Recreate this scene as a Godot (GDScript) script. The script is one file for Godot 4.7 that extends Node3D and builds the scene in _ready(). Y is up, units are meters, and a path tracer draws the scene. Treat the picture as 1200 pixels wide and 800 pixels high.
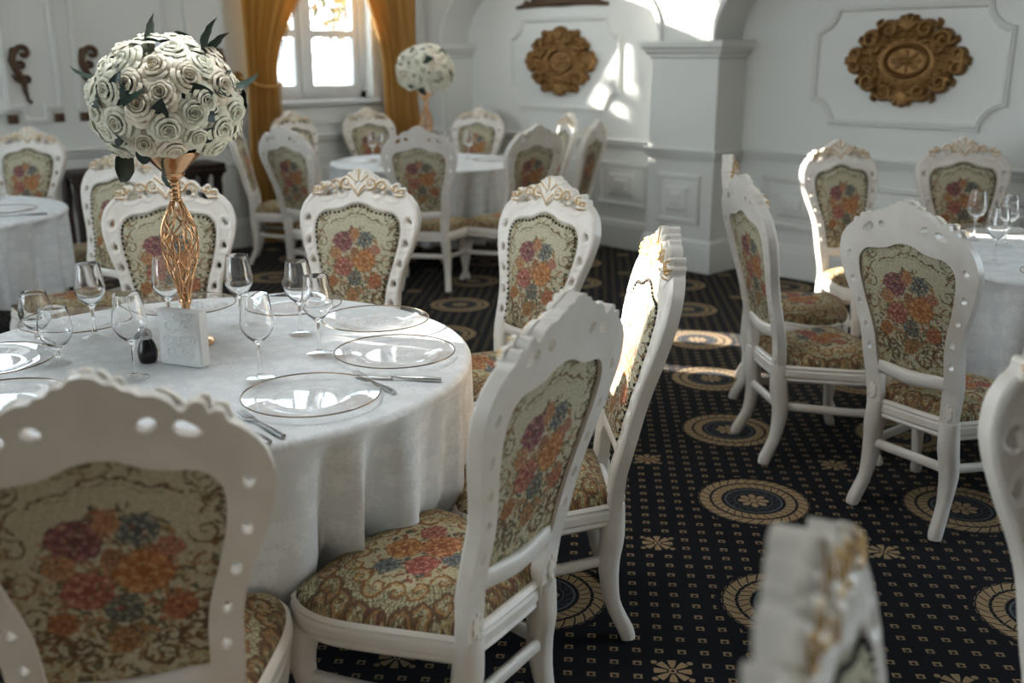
extends Node3D
# A banquet room: white carved chairs with tapestry around clothed round tables.
# Axes: wall_back (windows) runs along x at z = -7.70, wall_right (arcade) runs along z at x = 6.38.

const FOCAL := 1167.0
const WALL_Z := -7.70
const WALL_X := 6.38
const PIL_X := 6.04
const ROOM_X0 := -6.2
const ROOM_Z1 := 5.2
const CEIL := 3.55
const TABLE_Y := 0.76

var M := {}
var rng := RandomNumberGenerator.new()
var used := {}

# ---------------------------------------------------------------- mesh builder
class MB:
	var v := PackedVector3Array()
	var uv := PackedVector2Array()
	var idx := PackedInt32Array()
	func p(a: Vector3, t := Vector2.ZERO) -> int:
		v.append(a)
		uv.append(t)
		return v.size() - 1
	# corners counter-clockwise seen from outside
	func tri(a: int, b: int, c: int) -> void:
		idx.append(a)
		idx.append(c)
		idx.append(b)
	func quad(a: int, b: int, c: int, d: int) -> void:
		tri(a, b, c)
		tri(a, c, d)
	func flat(a: Vector3, b: Vector3, c: Vector3, d: Vector3) -> void:
		quad(p(a, Vector2(0, 0)), p(b, Vector2(1, 0)), p(c, Vector2(1, 1)), p(d, Vector2(0, 1)))
	func box(lo: Vector3, hi: Vector3) -> void:
		var q := []
		for k in 8:
			q.append(Vector3(hi.x if k & 1 else lo.x, hi.y if k & 2 else lo.y, hi.z if k & 4 else lo.z))
		flat(q[4], q[5], q[7], q[6])
		flat(q[1], q[0], q[2], q[3])
		flat(q[5], q[1], q[3], q[7])
		flat(q[0], q[4], q[6], q[2])
		flat(q[6], q[7], q[3], q[2])
		flat(q[0], q[1], q[5], q[4])
	# a box with chamfered edges
	func cbox(lo: Vector3, hi: Vector3, c: float) -> void:
		var m := (lo + hi) * 0.5
		var h := (hi - lo) * 0.5
		c = minf(c, minf(h.x, minf(h.y, h.z)) * 0.9)
		for ax in 3:
			var b := (ax + 1) % 3
			var d := (ax + 2) % 3
			for s in [-1.0, 1.0]:
				var q := []
				for k in 4:
					var t := Vector3.ZERO
					t[ax] = s * h[ax]
					t[b] = (h[b] - c) * (1.0 if (k == 1 or k == 2) else -1.0)
					t[d] = (h[d] - c) * (1.0 if k >= 2 else -1.0)
					q.append(m + t)
				if s > 0:
					flat(q[0], q[1], q[2], q[3])
				else:
					flat(q[3], q[2], q[1], q[0])
			for s in [-1.0, 1.0]:
				for r in [-1.0, 1.0]:
					# edge along ax at (b = s, d = r)
					var q := []
					for k in 4:
						var t := Vector3.ZERO
						t[ax] = (h[ax] - c) * (1.0 if (k == 1 or k == 2) else -1.0)
						t[b] = s * (h[b] - (c if k >= 2 else 0.0))
						t[d] = r * (h[d] - (0.0 if k >= 2 else c))
						q.append(m + t)
					if s * r > 0:
						flat(q[3], q[2], q[1], q[0])
					else:
						flat(q[0], q[1], q[2], q[3])
		for sx in [-1.0, 1.0]:
			for sy in [-1.0, 1.0]:
				for sz in [-1.0, 1.0]:
					var a := m + Vector3(sx * h.x, sy * (h.y - c), sz * (h.z - c))
					var b2 := m + Vector3(sx * (h.x - c), sy * h.y, sz * (h.z - c))
					var c2 := m + Vector3(sx * (h.x - c), sy * (h.y - c), sz * h.z)
					if sx * sy * sz > 0:
						tri(p(a), p(b2), p(c2))
					else:
						tri(p(a), p(c2), p(b2))
	# rows of points; wrap joins the last column to the first
	func grid(rows: Array, wrap := false, uvs := []) -> void:
		var n: int = rows[0].size()
		var first := v.size()
		for i in rows.size():
			for j in n:
				p(rows[i][j], uvs[i][j] if uvs.size() else Vector2(float(j) / n, float(i) / rows.size()))
		for i in rows.size() - 1:
			for j in (n if wrap else n - 1):
				var k := (j + 1) % n
				quad(first + i * n + j, first + i * n + k, first + (i + 1) * n + k, first + (i + 1) * n + j)
	# fan over a ring of points
	func cap(ring: Array, flip := false) -> void:
		var c := Vector3.ZERO
		for q in ring:
			c += q
		c /= ring.size()
		var o := p(c)
		var ids := []
		for q in ring:
			ids.append(p(q))
		for i in ring.size():
			var k := (i + 1) % ring.size()
			if flip:
				tri(o, ids[k], ids[i])
			else:
				tri(o, ids[i], ids[k])
	# round or squarish tube through points with radii (Vector2: across, along)
	func tube(pts: Array, rad: Array, sides := 10, square := 2.0, ends := true, up := Vector3(0.02, 0.03, 1)) -> void:
		var rows := []
		for i in pts.size():
			var t: Vector3 = (pts[mini(i + 1, pts.size() - 1)] - pts[maxi(i - 1, 0)]).normalized()
			var x := up.cross(t).normalized()
			if x.length() < 0.5:
				x = Vector3.RIGHT
			var y := t.cross(x).normalized()
			var row := []
			var r = rad[i] if rad.size() > 1 else rad[0]
			var rv: Vector2 = r if r is Vector2 else Vector2(r, r)
			for j in sides:
				var a := TAU * j / sides
				var ca := cos(a)
				var sa := sin(a)
				var k := pow(pow(absf(ca), square) + pow(absf(sa), square), -1.0 / square)
				row.append(pts[i] + x * (ca * k * rv.x) + y * (sa * k * rv.y))
			rows.append(row)
		grid(rows, true)
		if ends:
			cap(rows[0], true)
			cap(rows[-1])
	# profile of (radius, height) turned round the y axis at c
	func lathe(prof: Array, sides := 24, c := Vector3.ZERO) -> void:
		var rows := []
		for q in prof:
			var row := []
			for j in sides:
				var a := -TAU * j / sides
				row.append(c + Vector3(cos(a) * q.x, q.y, sin(a) * q.x))
			rows.append(row)
		grid(rows, true)
	func ball(c: Vector3, r: Vector3, n := 8) -> void:
		var rows := []
		for i in n / 2 + 1:
			var e := -PI / 2 + PI * i / (n / 2)
			var row := []
			for j in n:
				var a := -TAU * j / n
				row.append(c + Vector3(cos(a) * cos(e) * r.x, sin(e) * r.y, sin(a) * cos(e) * r.z))
			rows.append(row)
		grid(rows, true)
	# plan path (x, z) with a profile of (out, y); out is to the left of the walking direction
	func run(path: Array, prof: Array, closed := false) -> void:
		var n := path.size()
		var rows := []
		for q in prof:
			var row := []
			for i in n:
				var a: Vector2 = path[(i - 1 + n) % n] if (closed or i > 0) else path[i]
				var b: Vector2 = path[(i + 1) % n] if (closed or i < n - 1) else path[i]
				var c: Vector2 = path[i]
				var d1 := (c - a).normalized()
				var d2 := (b - c).normalized()
				if d1 == Vector2.ZERO:
					d1 = d2
				if d2 == Vector2.ZERO:
					d2 = d1
				var n1 := Vector2(d1.y, -d1.x)
				var n2 := Vector2(d2.y, -d2.x)
				var m := (n1 + n2)
				m = m / maxf(m.dot(n1), 0.2)
				var o: Vector2 = c + m * q.x
				row.append(Vector3(o.x, q.y, o.y))
			rows.append(row)
		# separate strips keep the edges sharp
		for i in rows.size() - 1:
			for j in (n if closed else n - 1):
				var k := (j + 1) % n
				flat(rows[i][k], rows[i][j], rows[i + 1][j], rows[i + 1][k])
	func mesh() -> ArrayMesh:
		var nn := PackedVector3Array()
		nn.resize(v.size())
		for i in range(0, idx.size(), 3):
			var a := idx[i]
			var b := idx[i + 2]
			var c := idx[i + 1]
			var n := (v[b] - v[a]).cross(v[c] - v[a])
			nn[a] += n
			nn[b] += n
			nn[c] += n
		for i in nn.size():
			nn[i] = nn[i].normalized() if nn[i].length_squared() > 1e-24 else Vector3.UP
		var arr := []
		arr.resize(Mesh.ARRAY_MAX)
		arr[Mesh.ARRAY_VERTEX] = v
		arr[Mesh.ARRAY_NORMAL] = nn
		arr[Mesh.ARRAY_TEX_UV] = uv
		arr[Mesh.ARRAY_INDEX] = idx
		var m := ArrayMesh.new()
		m.add_surface_from_arrays(Mesh.PRIMITIVE_TRIANGLES, arr)
		return m


# A flat piece cut to an outline: the outline is where the field is 0 (inside < 0), the front is raised
# by relief and rounded off towards the edge; put(u, v, w) lays it into space.
class Plate:
	var x0: float
	var y0: float
	var cell: float
	var nx: int
	var ny: int
	var d := PackedFloat32Array()
	var h := PackedFloat32Array()
	func _init(lo: Vector2, hi: Vector2, c: float) -> void:
		x0 = lo.x
		y0 = lo.y
		cell = c
		nx = int(ceil((hi.x - lo.x) / c)) + 1
		ny = int(ceil((hi.y - lo.y) / c)) + 1
		d.resize(nx * ny)
		d.fill(1.0)
		h.resize(nx * ny)
	func at(i: int, j: int) -> Vector2:
		return Vector2(x0 + i * cell, y0 + j * cell)
	# distance to a closed outline, negative inside
	static func poly(q: Vector2, pts: PackedVector2Array) -> float:
		var best := 1e9
		var inside := false
		var n := pts.size()
		var j := n - 1
		for i in n:
			var a := pts[i]
			var b := pts[j]
			var e := b - a
			var w := q - a
			var t := clampf(w.dot(e) / maxf(e.length_squared(), 1e-12), 0.0, 1.0)
			best = minf(best, (w - e * t).length_squared())
			if (a.y > q.y) != (b.y > q.y) and q.x < (b.x - a.x) * (q.y - a.y) / (b.y - a.y) + a.x:
				inside = not inside
			j = i
		return -sqrt(best) if inside else sqrt(best)
	# raise a rounded cord along points with radii; cord = height over radius
	func stroke(pts: Array, rad: Array, cord := 1.0, lift := 0.0) -> void:
		for k in pts.size() - 1:
			var a: Vector2 = pts[k]
			var b: Vector2 = pts[k + 1]
			var ra: float = rad[mini(k, rad.size() - 1)]
			var rb: float = rad[mini(k + 1, rad.size() - 1)]
			var r := maxf(ra, rb) + cell * 1.5
			var i0 := maxi(0, int(floor((minf(a.x, b.x) - r - x0) / cell)))
			var i1 := mini(nx - 1, int(ceil((maxf(a.x, b.x) + r - x0) / cell)))
			var j0 := maxi(0, int(floor((minf(a.y, b.y) - r - y0) / cell)))
			var j1 := mini(ny - 1, int(ceil((maxf(a.y, b.y) + r - y0) / cell)))
			var e := b - a
			var el := maxf(e.length_squared(), 1e-12)
			for j in range(j0, j1 + 1):
				for i in range(i0, i1 + 1):
					var w := at(i, j) - a
					var t := clampf(w.dot(e) / el, 0.0, 1.0)
					var dist := (w - e * t).length()
					var rr := lerpf(ra, rb, t)
					var o := j * nx + i
					d[o] = minf(d[o], dist - rr)
					if dist < rr:
						h[o] = maxf(h[o], lift + cord * sqrt(rr * rr - dist * dist))
	func build(put: Callable, front: float, back: float, round_off: float, uv_of = null, puff := 0.0, puff_w := 0.05) -> MB:
		var b := MB.new()
		var fi := {}
		var bi := {}
		var node := func(key: int, q: Vector2, dd: float, hh: float) -> void:
			var e := clampf(-dd, 0.0, round_off)
			var w := front + hh
			if round_off > 0.0:
				w -= round_off - sqrt(maxf(0.0, round_off * round_off - (round_off - e) * (round_off - e)))
			if puff != 0.0:
				var t := clampf(-dd / puff_w, 0.0, 1.0)
				w += puff * (1.0 - (1.0 - t) * (1.0 - t))
			var t2: Vector2 = uv_of.call(q) if uv_of != null else q * 4.0
			fi[key] = b.p(put.call(q.x, q.y, w), t2)
			bi[key] = b.p(put.call(q.x, q.y, back), t2)
		var n := nx * ny
		for j in ny - 1:
			for i in nx - 1:
				var c := [j * nx + i, j * nx + i + 1, (j + 1) * nx + i + 1, (j + 1) * nx + i]
				var keys := []
				var cut := []
				for k in 4:
					var o: int = c[k]
					var o2: int = c[(k + 1) % 4]
					if d[o] < 0.0:
						if not fi.has(o):
							node.call(o, at(o % nx, o / nx), d[o], h[o])
						keys.append(o)
						cut.append(false)
					if (d[o] < 0.0) != (d[o2] < 0.0):
						var lo := mini(o, o2)
						var hi := maxi(o, o2)
						var key := n + lo * 2 + (0 if hi == lo + 1 else 1)
						if not fi.has(key):
							var t := clampf(d[lo] / (d[lo] - d[hi]), 0.05, 0.95)
							var q := at(lo % nx, lo / nx).lerp(at(hi % nx, hi / nx), t)
							node.call(key, q, 0.0, lerpf(h[lo], h[hi], t) * 0.5)
						keys.append(key)
						cut.append(true)
				if keys.size() < 3:
					continue
				for k in range(1, keys.size() - 1):
					b.tri(fi[keys[0]], fi[keys[k]], fi[keys[k + 1]])
					b.tri(bi[keys[0]], bi[keys[k + 1]], bi[keys[k]])
				for k in keys.size():
					var k2 := (k + 1) % keys.size()
					if cut[k] and cut[k2]:
						var a1 := b.p(b.v[fi[keys[k]]], b.uv[fi[keys[k]]])
						var a2 := b.p(b.v[fi[keys[k2]]], b.uv[fi[keys[k2]]])
						var a3 := b.p(b.v[bi[keys[k2]]], b.uv[bi[keys[k2]]])
						var a4 := b.p(b.v[bi[keys[k]]], b.uv[bi[keys[k]]])
						b.quad(a4, a3, a2, a1)
		return b


func spline(pts: Array, per := 5) -> PackedVector2Array:
	var out := PackedVector2Array()
	var n := pts.size()
	for i in n - 1:
		var a: Vector2 = pts[maxi(i - 1, 0)]
		var b: Vector2 = pts[i]
		var c: Vector2 = pts[i + 1]
		var d: Vector2 = pts[mini(i + 2, n - 1)]
		for k in per:
			out.append(b.cubic_interpolate(c, a, d, float(k) / per))
	out.append(pts[n - 1])
	return out


func spline3(pts: Array, per := 5) -> Array:
	var out := []
	var n := pts.size()
	for i in n - 1:
		var a: Vector3 = pts[maxi(i - 1, 0)]
		var b: Vector3 = pts[i]
		var c: Vector3 = pts[i + 1]
		var d: Vector3 = pts[mini(i + 2, n - 1)]
		for k in per:
			out.append(b.cubic_interpolate(c, a, d, float(k) / per))
	out.append(pts[n - 1])
	return out


func ramp(vals: Array, n: int) -> Array:
	var out := []
	for i in n:
		var t := float(i) / (n - 1) * (vals.size() - 1)
		var k := mini(int(t), vals.size() - 2)
		out.append(lerpf(vals[k], vals[k + 1], t - k))
	return out


func spiral(c: Vector2, r0: float, r1: float, a0: float, a1: float, n := 14) -> Array:
	var out := []
	for i in n:
		var t := float(i) / (n - 1)
		out.append(c + Vector2.from_angle(deg_to_rad(lerpf(a0, a1, t))) * lerpf(r0, r1, t))
	return out


func mirrored(pts: Array) -> Array:
	var out := []
	for q in pts:
		out.append(Vector2(-q.x, q.y))
	return out


# ---------------------------------------------------------------- nodes
func numbered(called: String) -> String:
	var n: int = used.get(called, 0)
	used[called] = n + 1
	return called if n == 0 else "%s_%03d" % [called, n]


func part(parent: Node3D, called: String, mesh: Mesh, m: Material, at := Transform3D()) -> MeshInstance3D:
	var o := MeshInstance3D.new()
	o.name = called
	o.mesh = mesh
	o.material_override = m
	o.transform = at
	o.cast_shadow = GeometryInstance3D.SHADOW_CASTING_SETTING_ON
	parent.add_child(o, true)
	return o


func thing(called: String, label: String, category: String, at := Vector3.ZERO, yaw := 0.0, group := "") -> Node3D:
	var o := Node3D.new()
	o.name = numbered(called)
	add_child(o, true)
	o.position = at
	o.rotation_degrees.y = yaw
	tag(o, label, category, group)
	return o


func single(called: String, mesh: Mesh, m: Material, label: String, category: String, at := Vector3.ZERO, yaw := 0.0, group := "") -> MeshInstance3D:
	var o := part(self, numbered(called), mesh, m)
	o.position = at
	o.rotation_degrees.y = yaw
	tag(o, label, category, group)
	return o


func tag(o: Node, label: String, category: String, group := "") -> void:
	o.set_meta("label", label)
	o.set_meta("category", category)
	if group:
		o.set_meta("group", group)


func struct(called: String, label := "") -> Node3D:
	var o := Node3D.new()
	o.name = called
	add_child(o, true)
	o.set_meta("kind", "structure")
	if label:
		o.set_meta("label", label)
	return o


func copy_of(o: Node3D, base: String, at: Vector3, yaw: float, label: String) -> Node3D:
	var c: Node3D = o.duplicate()
	c.name = numbered(base)
	add_child(c, true)
	c.position = at
	c.rotation_degrees.y = yaw
	c.set_meta("label", label)
	return c


func mat(called: String, c: Color, rough := 0.6, metal := 0.0) -> StandardMaterial3D:
	var m := StandardMaterial3D.new()
	m.resource_name = called
	m.albedo_color = c
	m.roughness = rough
	m.metallic = metal
	M[called] = m
	return m


func rgb8(r: int, g: int, b: int) -> Color:
	return Color8(r, g, b)


# ---------------------------------------------------------------- dyed and woven patterns
class Canvas:
	var w: int
	var h: int
	var px := PackedFloat32Array()
	func _init(ww: int, hh: int, c: Color) -> void:
		w = ww
		h = hh
		px.resize(w * h * 3)
		for i in w * h:
			px[i * 3] = c.r
			px[i * 3 + 1] = c.g
			px[i * 3 + 2] = c.b
	func mix(x: int, y: int, c: Color, a: float) -> void:
		if x < 0 or y < 0 or x >= w or y >= h or a <= 0.0:
			return
		var o := (y * w + x) * 3
		px[o] += (c.r - px[o]) * a
		px[o + 1] += (c.g - px[o + 1]) * a
		px[o + 2] += (c.b - px[o + 2]) * a
	# an oval patch of thread
	func oval(cx: float, cy: float, rx: float, ry: float, turn: float, c: Color, a := 1.0) -> void:
		var r := maxf(rx, ry) + 1.0
		var ca := cos(turn)
		var sa := sin(turn)
		for y in range(maxi(0, int(cy - r)), mini(h, int(cy + r) + 2)):
			for x in range(maxi(0, int(cx - r)), mini(w, int(cx + r) + 2)):
				var dx := x - cx
				var dy := y - cy
				var u := (dx * ca + dy * sa) / rx
				var v := (-dx * sa + dy * ca) / ry
				var q := u * u + v * v
				if q < 1.0:
					mix(x, y, c, a * minf(1.0, (1.0 - q) * minf(rx, ry) * 0.8))
	func line(pts: Array, r: float, c: Color, a := 1.0) -> void:
		for i in pts.size() - 1:
			var p: Vector2 = pts[i]
			var q: Vector2 = pts[i + 1]
			var n := maxi(1, int(p.distance_to(q) / maxf(1.0, r * 0.7)))
			for k in n:
				var s := p.lerp(q, float(k) / n)
				oval(s.x, s.y, r + 0.6, r + 0.6, 0.0, c, a)
	func flower(cx: float, cy: float, r: float, dark: Color, mid: Color, pale: Color, rng: RandomNumberGenerator) -> void:
		for k in 9:
			var a := TAU * k / 9.0 + rng.randf() * 0.3
			oval(cx + cos(a) * r * 0.62, cy + sin(a) * r * 0.62, r * 0.42, r * 0.30, a + PI / 2, dark, 1.0)
			oval(cx + cos(a) * r * 0.66, cy + sin(a) * r * 0.66, r * 0.33, r * 0.20, a + PI / 2, mid, 1.0)
			oval(cx + cos(a) * r * 0.74, cy + sin(a) * r * 0.74, r * 0.20, r * 0.08, a + PI / 2, pale, 0.9)
		for k in 6:
			var a := TAU * k / 6.0 + 0.4
			oval(cx + cos(a) * r * 0.30, cy + sin(a) * r * 0.30, r * 0.26, r * 0.18, a + PI / 2, dark, 1.0)
			oval(cx + cos(a) * r * 0.33, cy + sin(a) * r * 0.33, r * 0.18, r * 0.10, a + PI / 2, pale, 0.85)
		oval(cx, cy, r * 0.16, r * 0.16, 0, dark, 1.0)
	func leaf(cx: float, cy: float, l: float, turn: float, c: Color, vein: Color) -> void:
		oval(cx, cy, l, l * 0.36, turn, c, 1.0)
		oval(cx, cy, l * 0.8, maxf(1.0, l * 0.07), turn, vein, 0.9)
	# woven out: the drawing wanders a little and every stitch differs
	func texture(grain := 0.0, seed_ := 1, thread := 0, wander := 0.0, tan_share := 0.0) -> ImageTexture:
		var r := RandomNumberGenerator.new()
		r.seed = seed_
		var ns := FastNoiseLite.new()
		ns.seed = seed_
		ns.frequency = 0.05
		ns.fractal_octaves = 2
		var b := PackedByteArray()
		b.resize(w * h * 3)
		var st := maxi(1, thread)
		for y in range(0, h, st):
			for x in range(0, w, st):
				var sx := x
				var sy := y
				if wander > 0.0:
					sx = clampi(x + int(ns.get_noise_2d(x, y) * wander), 0, w - 1)
					sy = clampi(y + int(ns.get_noise_2d(x + 500, y) * wander), 0, h - 1)
				var q := (sy * w + sx) * 3
				var g := 1.0 + (r.randf() - 0.5) * grain
				# every stitch carries some of the tan ground thread
				var gr := int(clampf(lerpf(px[q], 0.56, tan_share) * g, 0, 1) * 255)
				var gg := int(clampf(lerpf(px[q + 1], 0.525, tan_share) * g, 0, 1) * 255)
				var gb := int(clampf(lerpf(px[q + 2], 0.43, tan_share) * g, 0, 1) * 255)
				for j in st:
					for i in st:
						if x + i < w and y + j < h:
							var o := ((y + j) * w + x + i) * 3
							b[o] = gr
							b[o + 1] = gg
							b[o + 2] = gb
		return ImageTexture.create_from_image(Image.create_from_data(w, h, false, Image.FORMAT_RGB8, b))


func curl(c: Vector2, r0: float, r1: float, a0: float, a1: float, n := 26) -> Array:
	return spiral(c, r0, r1, a0, a1, n)


func tapestry_back() -> ImageTexture:
	var r := RandomNumberGenerator.new()
	r.seed = 11
	var W := 416
	var H := 512
	var m := W * 0.5
	var c := Canvas.new(W, H, Color8(192, 186, 160))
	var olive := Color8(100, 100, 76)
	var brown := Color8(92, 68, 48)
	var tan := Color8(150, 136, 104)
	var rust := Color8(136, 92, 60)
	# leaf work down the sides and thick at the foot
	for k in 900:
		var x := 0.0
		var y := 0.0
		if k % 2 == 0:
			y = H - pow(r.randf(), 1.5) * H * 0.36
			x = r.randf() * W
		else:
			y = r.randf() * H
			x = pow(r.randf(), 1.4) * 52.0
			if k % 4 == 1:
				x = W - x
		c.leaf(x, y, 5 + r.randf() * 9, r.randf() * TAU, [olive, brown, tan, rust, Color8(92, 92, 66), Color8(174, 156, 112)][r.randi() % 6], Color8(90, 68, 44))
	for k in 130:
		c.leaf(r.randf() * W, pow(r.randf(), 1.3) * 44, 5 + r.randf() * 7, r.randf() * TAU, [olive, tan, Color8(146, 138, 102), Color8(170, 156, 116)][r.randi() % 4], Color8(120, 96, 62))
	for s in [-1.0, 1.0]:
		# scrolls that frame the pale field
		c.line([Vector2(m, 50), Vector2(m + s * 34, 54), Vector2(m + s * 60, 74), Vector2(m + s * 96, 78), Vector2(m + s * 118, 96)], 2.0, brown)
		c.line([Vector2(m, 62), Vector2(m + s * 30, 66), Vector2(m + s * 56, 86), Vector2(m + s * 92, 90)], 1.2, tan)
		c.line(curl(Vector2(m + s * 128, 120), 26, 26, -90, -90 + s * 150), 2.0, brown)
		c.line(curl(Vector2(m + s * 148, 60), 26, 3, 90, 90 + s * 560), 2.2, olive)
		c.line(curl(Vector2(m + s * 150, 180), 30, 4, 180, 180 - s * 420), 2.0, brown)
		c.line(curl(Vector2(m + s * 150, 258), 32, 4, -90, -90 - s * 460), 2.2, rust)
		c.line(curl(Vector2(m + s * 140, 330), 32, 4, 90, 90 + s * 460), 2.2, brown)
		c.line(curl(Vector2(m + s * 126, 410), 44, 5, 60, 60 + s * 520), 3.2, Color8(94, 66, 42))
		c.line(curl(Vector2(m + s * 58, 446), 38, 5, -90, -90 - s * 520), 3.0, Color8(90, 70, 44))
		c.line(curl(Vector2(m + s * 46, 492), 30, 4, 0, s * 430), 3.2, Color8(174, 158, 116))
		c.line(curl(Vector2(m + s * 112, 474), 28, 4, 120, 120 - s * 430), 3.2, Color8(180, 164, 120))
		c.line(curl(Vector2(m + s * 24, 420), 22, 3, 180, 180 + s * 430), 2.6, Color8(178, 160, 116))
		for k in 4:
			c.line(curl(Vector2(m + s * (30 + k * 44), 372 + (k % 2) * 34), 24, 4, 90 + k * 60, 90 + k * 60 + s * 500), 2.4, [Color8(84, 60, 42), Color8(70, 56, 42)][k % 2])
	# sprays behind the flowers
	for k in 420:
		var a := r.randf() * TAU
		var q := sqrt(r.randf())
		var x := m + cos(a) * q * 128
		var y := 258 + sin(a) * q * 150
		c.leaf(x, y, 4 + r.randf() * 10, r.randf() * TAU, [Color8(92, 94, 66), Color8(66, 70, 60), Color8(124, 100, 60), Color8(152, 122, 76), Color8(170, 108, 64), Color8(178, 160, 120), Color8(146, 80, 60)][r.randi() % 7], Color8(62, 60, 44))
	var fl := [
		[152, 172, 50, Color8(92, 48, 56), Color8(128, 70, 78), Color8(166, 116, 118)],
		[250, 162, 40, Color8(58, 64, 68), Color8(98, 106, 108), Color8(166, 166, 150)],
		[204, 140, 26, Color8(146, 88, 58), Color8(178, 126, 86), Color8(200, 164, 120)],
		[252, 254, 54, Color8(146, 82, 42), Color8(182, 116, 66), Color8(206, 158, 102)],
		[160, 282, 48, Color8(128, 58, 50), Color8(166, 94, 80), Color8(196, 144, 120)],
		[122, 226, 30, Color8(146, 90, 58), Color8(180, 130, 90), Color8(200, 168, 124)],
		[300, 204, 26, Color8(140, 76, 62), Color8(174, 116, 92), Color8(198, 160, 128)],
		[212, 330, 36, Color8(58, 62, 62), Color8(90, 96, 94), Color8(152, 146, 120)],
		[112, 350, 30, Color8(124, 70, 42), Color8(160, 100, 58), Color8(190, 142, 92)],
		[302, 342, 34, Color8(128, 64, 46), Color8(164, 96, 62), Color8(192, 140, 94)],
		[206, 216, 22, Color8(112, 66, 46), Color8(150, 100, 70), Color8(186, 150, 110)],
		[206, 404, 32, Color8(116, 74, 44), Color8(154, 104, 62), Color8(186, 146, 96)]]
	for f in fl:
		c.flower(f[0], f[1], f[2], f[3], f[4], f[5], r)
	for k in 260:
		var a := r.randf() * TAU
		var q := sqrt(r.randf())
		c.oval(m + cos(a) * q * 130, 256 + sin(a) * q * 160, 1.5 + r.randf() * 3, 1.5 + r.randf() * 3, 0, [Color8(180, 108, 64), Color8(70, 72, 62), Color8(200, 180, 142), Color8(126, 66, 56), Color8(96, 92, 62)][r.randi() % 5])
	return c.texture(0.30, 3, 2, 7.0, 0.20)


func tapestry_seat() -> ImageTexture:
	var r := RandomNumberGenerator.new()
	r.seed = 29
	var W := 480
	var H := 448
	var c := Canvas.new(W, H, Color8(182, 172, 136))
	var brown := Color8(92, 64, 40)
	var olive := Color8(110, 104, 68)
	for k in range(-H, W, 11):
		c.line([Vector2(k, 0), Vector2(k + H, H)], 0.7, Color8(92, 86, 60))
		c.line([Vector2(k + H, 0), Vector2(k, H)], 0.7, Color8(92, 86, 60))
	# paisley sprays over the lattice
	for k in 26:
		var a := TAU * k / 26.0
		var q := Vector2(W * 0.5 + cos(a) * 205, H * 0.5 + sin(a) * 192)
		c.line(curl(q, 36, 5, rad_to_deg(a), rad_to_deg(a) + (560 if k % 2 else -560)), 3.6, brown)
		c.line(curl(q, 28, 4, rad_to_deg(a), rad_to_deg(a) + (520 if k % 2 else -520)), 2.2, Color8(150, 108, 64))
	c.oval(W * 0.5, H * 0.5, 142, 130, 0, Color8(188, 178, 144))
	for k in 18:
		var a := TAU * k / 18.0
		var q := Vector2(W * 0.5 + cos(a) * 144, H * 0.5 + sin(a) * 132)
		c.line(curl(q, 28, 4, rad_to_deg(a) + 90, rad_to_deg(a) + (520 if k % 2 else -340)), 3.0, Color8(122, 80, 46))
		c.line(curl(q, 22, 4, rad_to_deg(a) + 90, rad_to_deg(a) + (480 if k % 2 else -300)), 1.6, Color8(180, 142, 88))
	for k in 760:
		var e := r.randi() % 4
		var t := r.randf()
		var o := pow(r.randf(), 1.3) * 58
		var q := [Vector2(t * W, o), Vector2(t * W, H - o), Vector2(o, t * H), Vector2(W - o, t * H)][e] as Vector2
		c.leaf(q.x, q.y, 5 + r.randf() * 10, r.randf() * TAU, [brown, Color8(72, 60, 42), olive, Color8(128, 90, 52), Color8(98, 56, 42), Color8(164, 142, 98)][r.randi() % 6], Color8(58, 46, 32))
	for k in 260:
		var a := r.randf() * TAU
		var q := sqrt(r.randf())
		c.leaf(W * 0.5 + cos(a) * q * 120, H * 0.5 + sin(a) * q * 100, 4 + r.randf() * 9, r.randf() * TAU, [Color8(76, 84, 66), Color8(66, 72, 72), Color8(126, 102, 60), Color8(164, 110, 66), Color8(140, 72, 56)][r.randi() % 5], Color8(52, 52, 40))
	for f in [[206, 204, 48, Color8(138, 70, 42), Color8(180, 108, 66), Color8(208, 156, 104)], [286, 190, 40, Color8(126, 50, 46), Color8(166, 84, 72), Color8(200, 140, 118)], [252, 268, 44, Color8(140, 78, 40), Color8(180, 118, 64), Color8(208, 164, 106)], [168, 260, 32, Color8(130, 58, 52), Color8(168, 96, 82), Color8(200, 148, 126)], [322, 250, 30, Color8(60, 68, 76), Color8(92, 102, 110), Color8(152, 154, 144)], [240, 146, 26, Color8(62, 70, 78), Color8(96, 104, 108), Color8(158, 156, 144)]]:
		c.flower(f[0], f[1], f[2], f[3], f[4], f[5], r)
	return c.texture(0.30, 5, 2, 7.0, 0.16)


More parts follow.
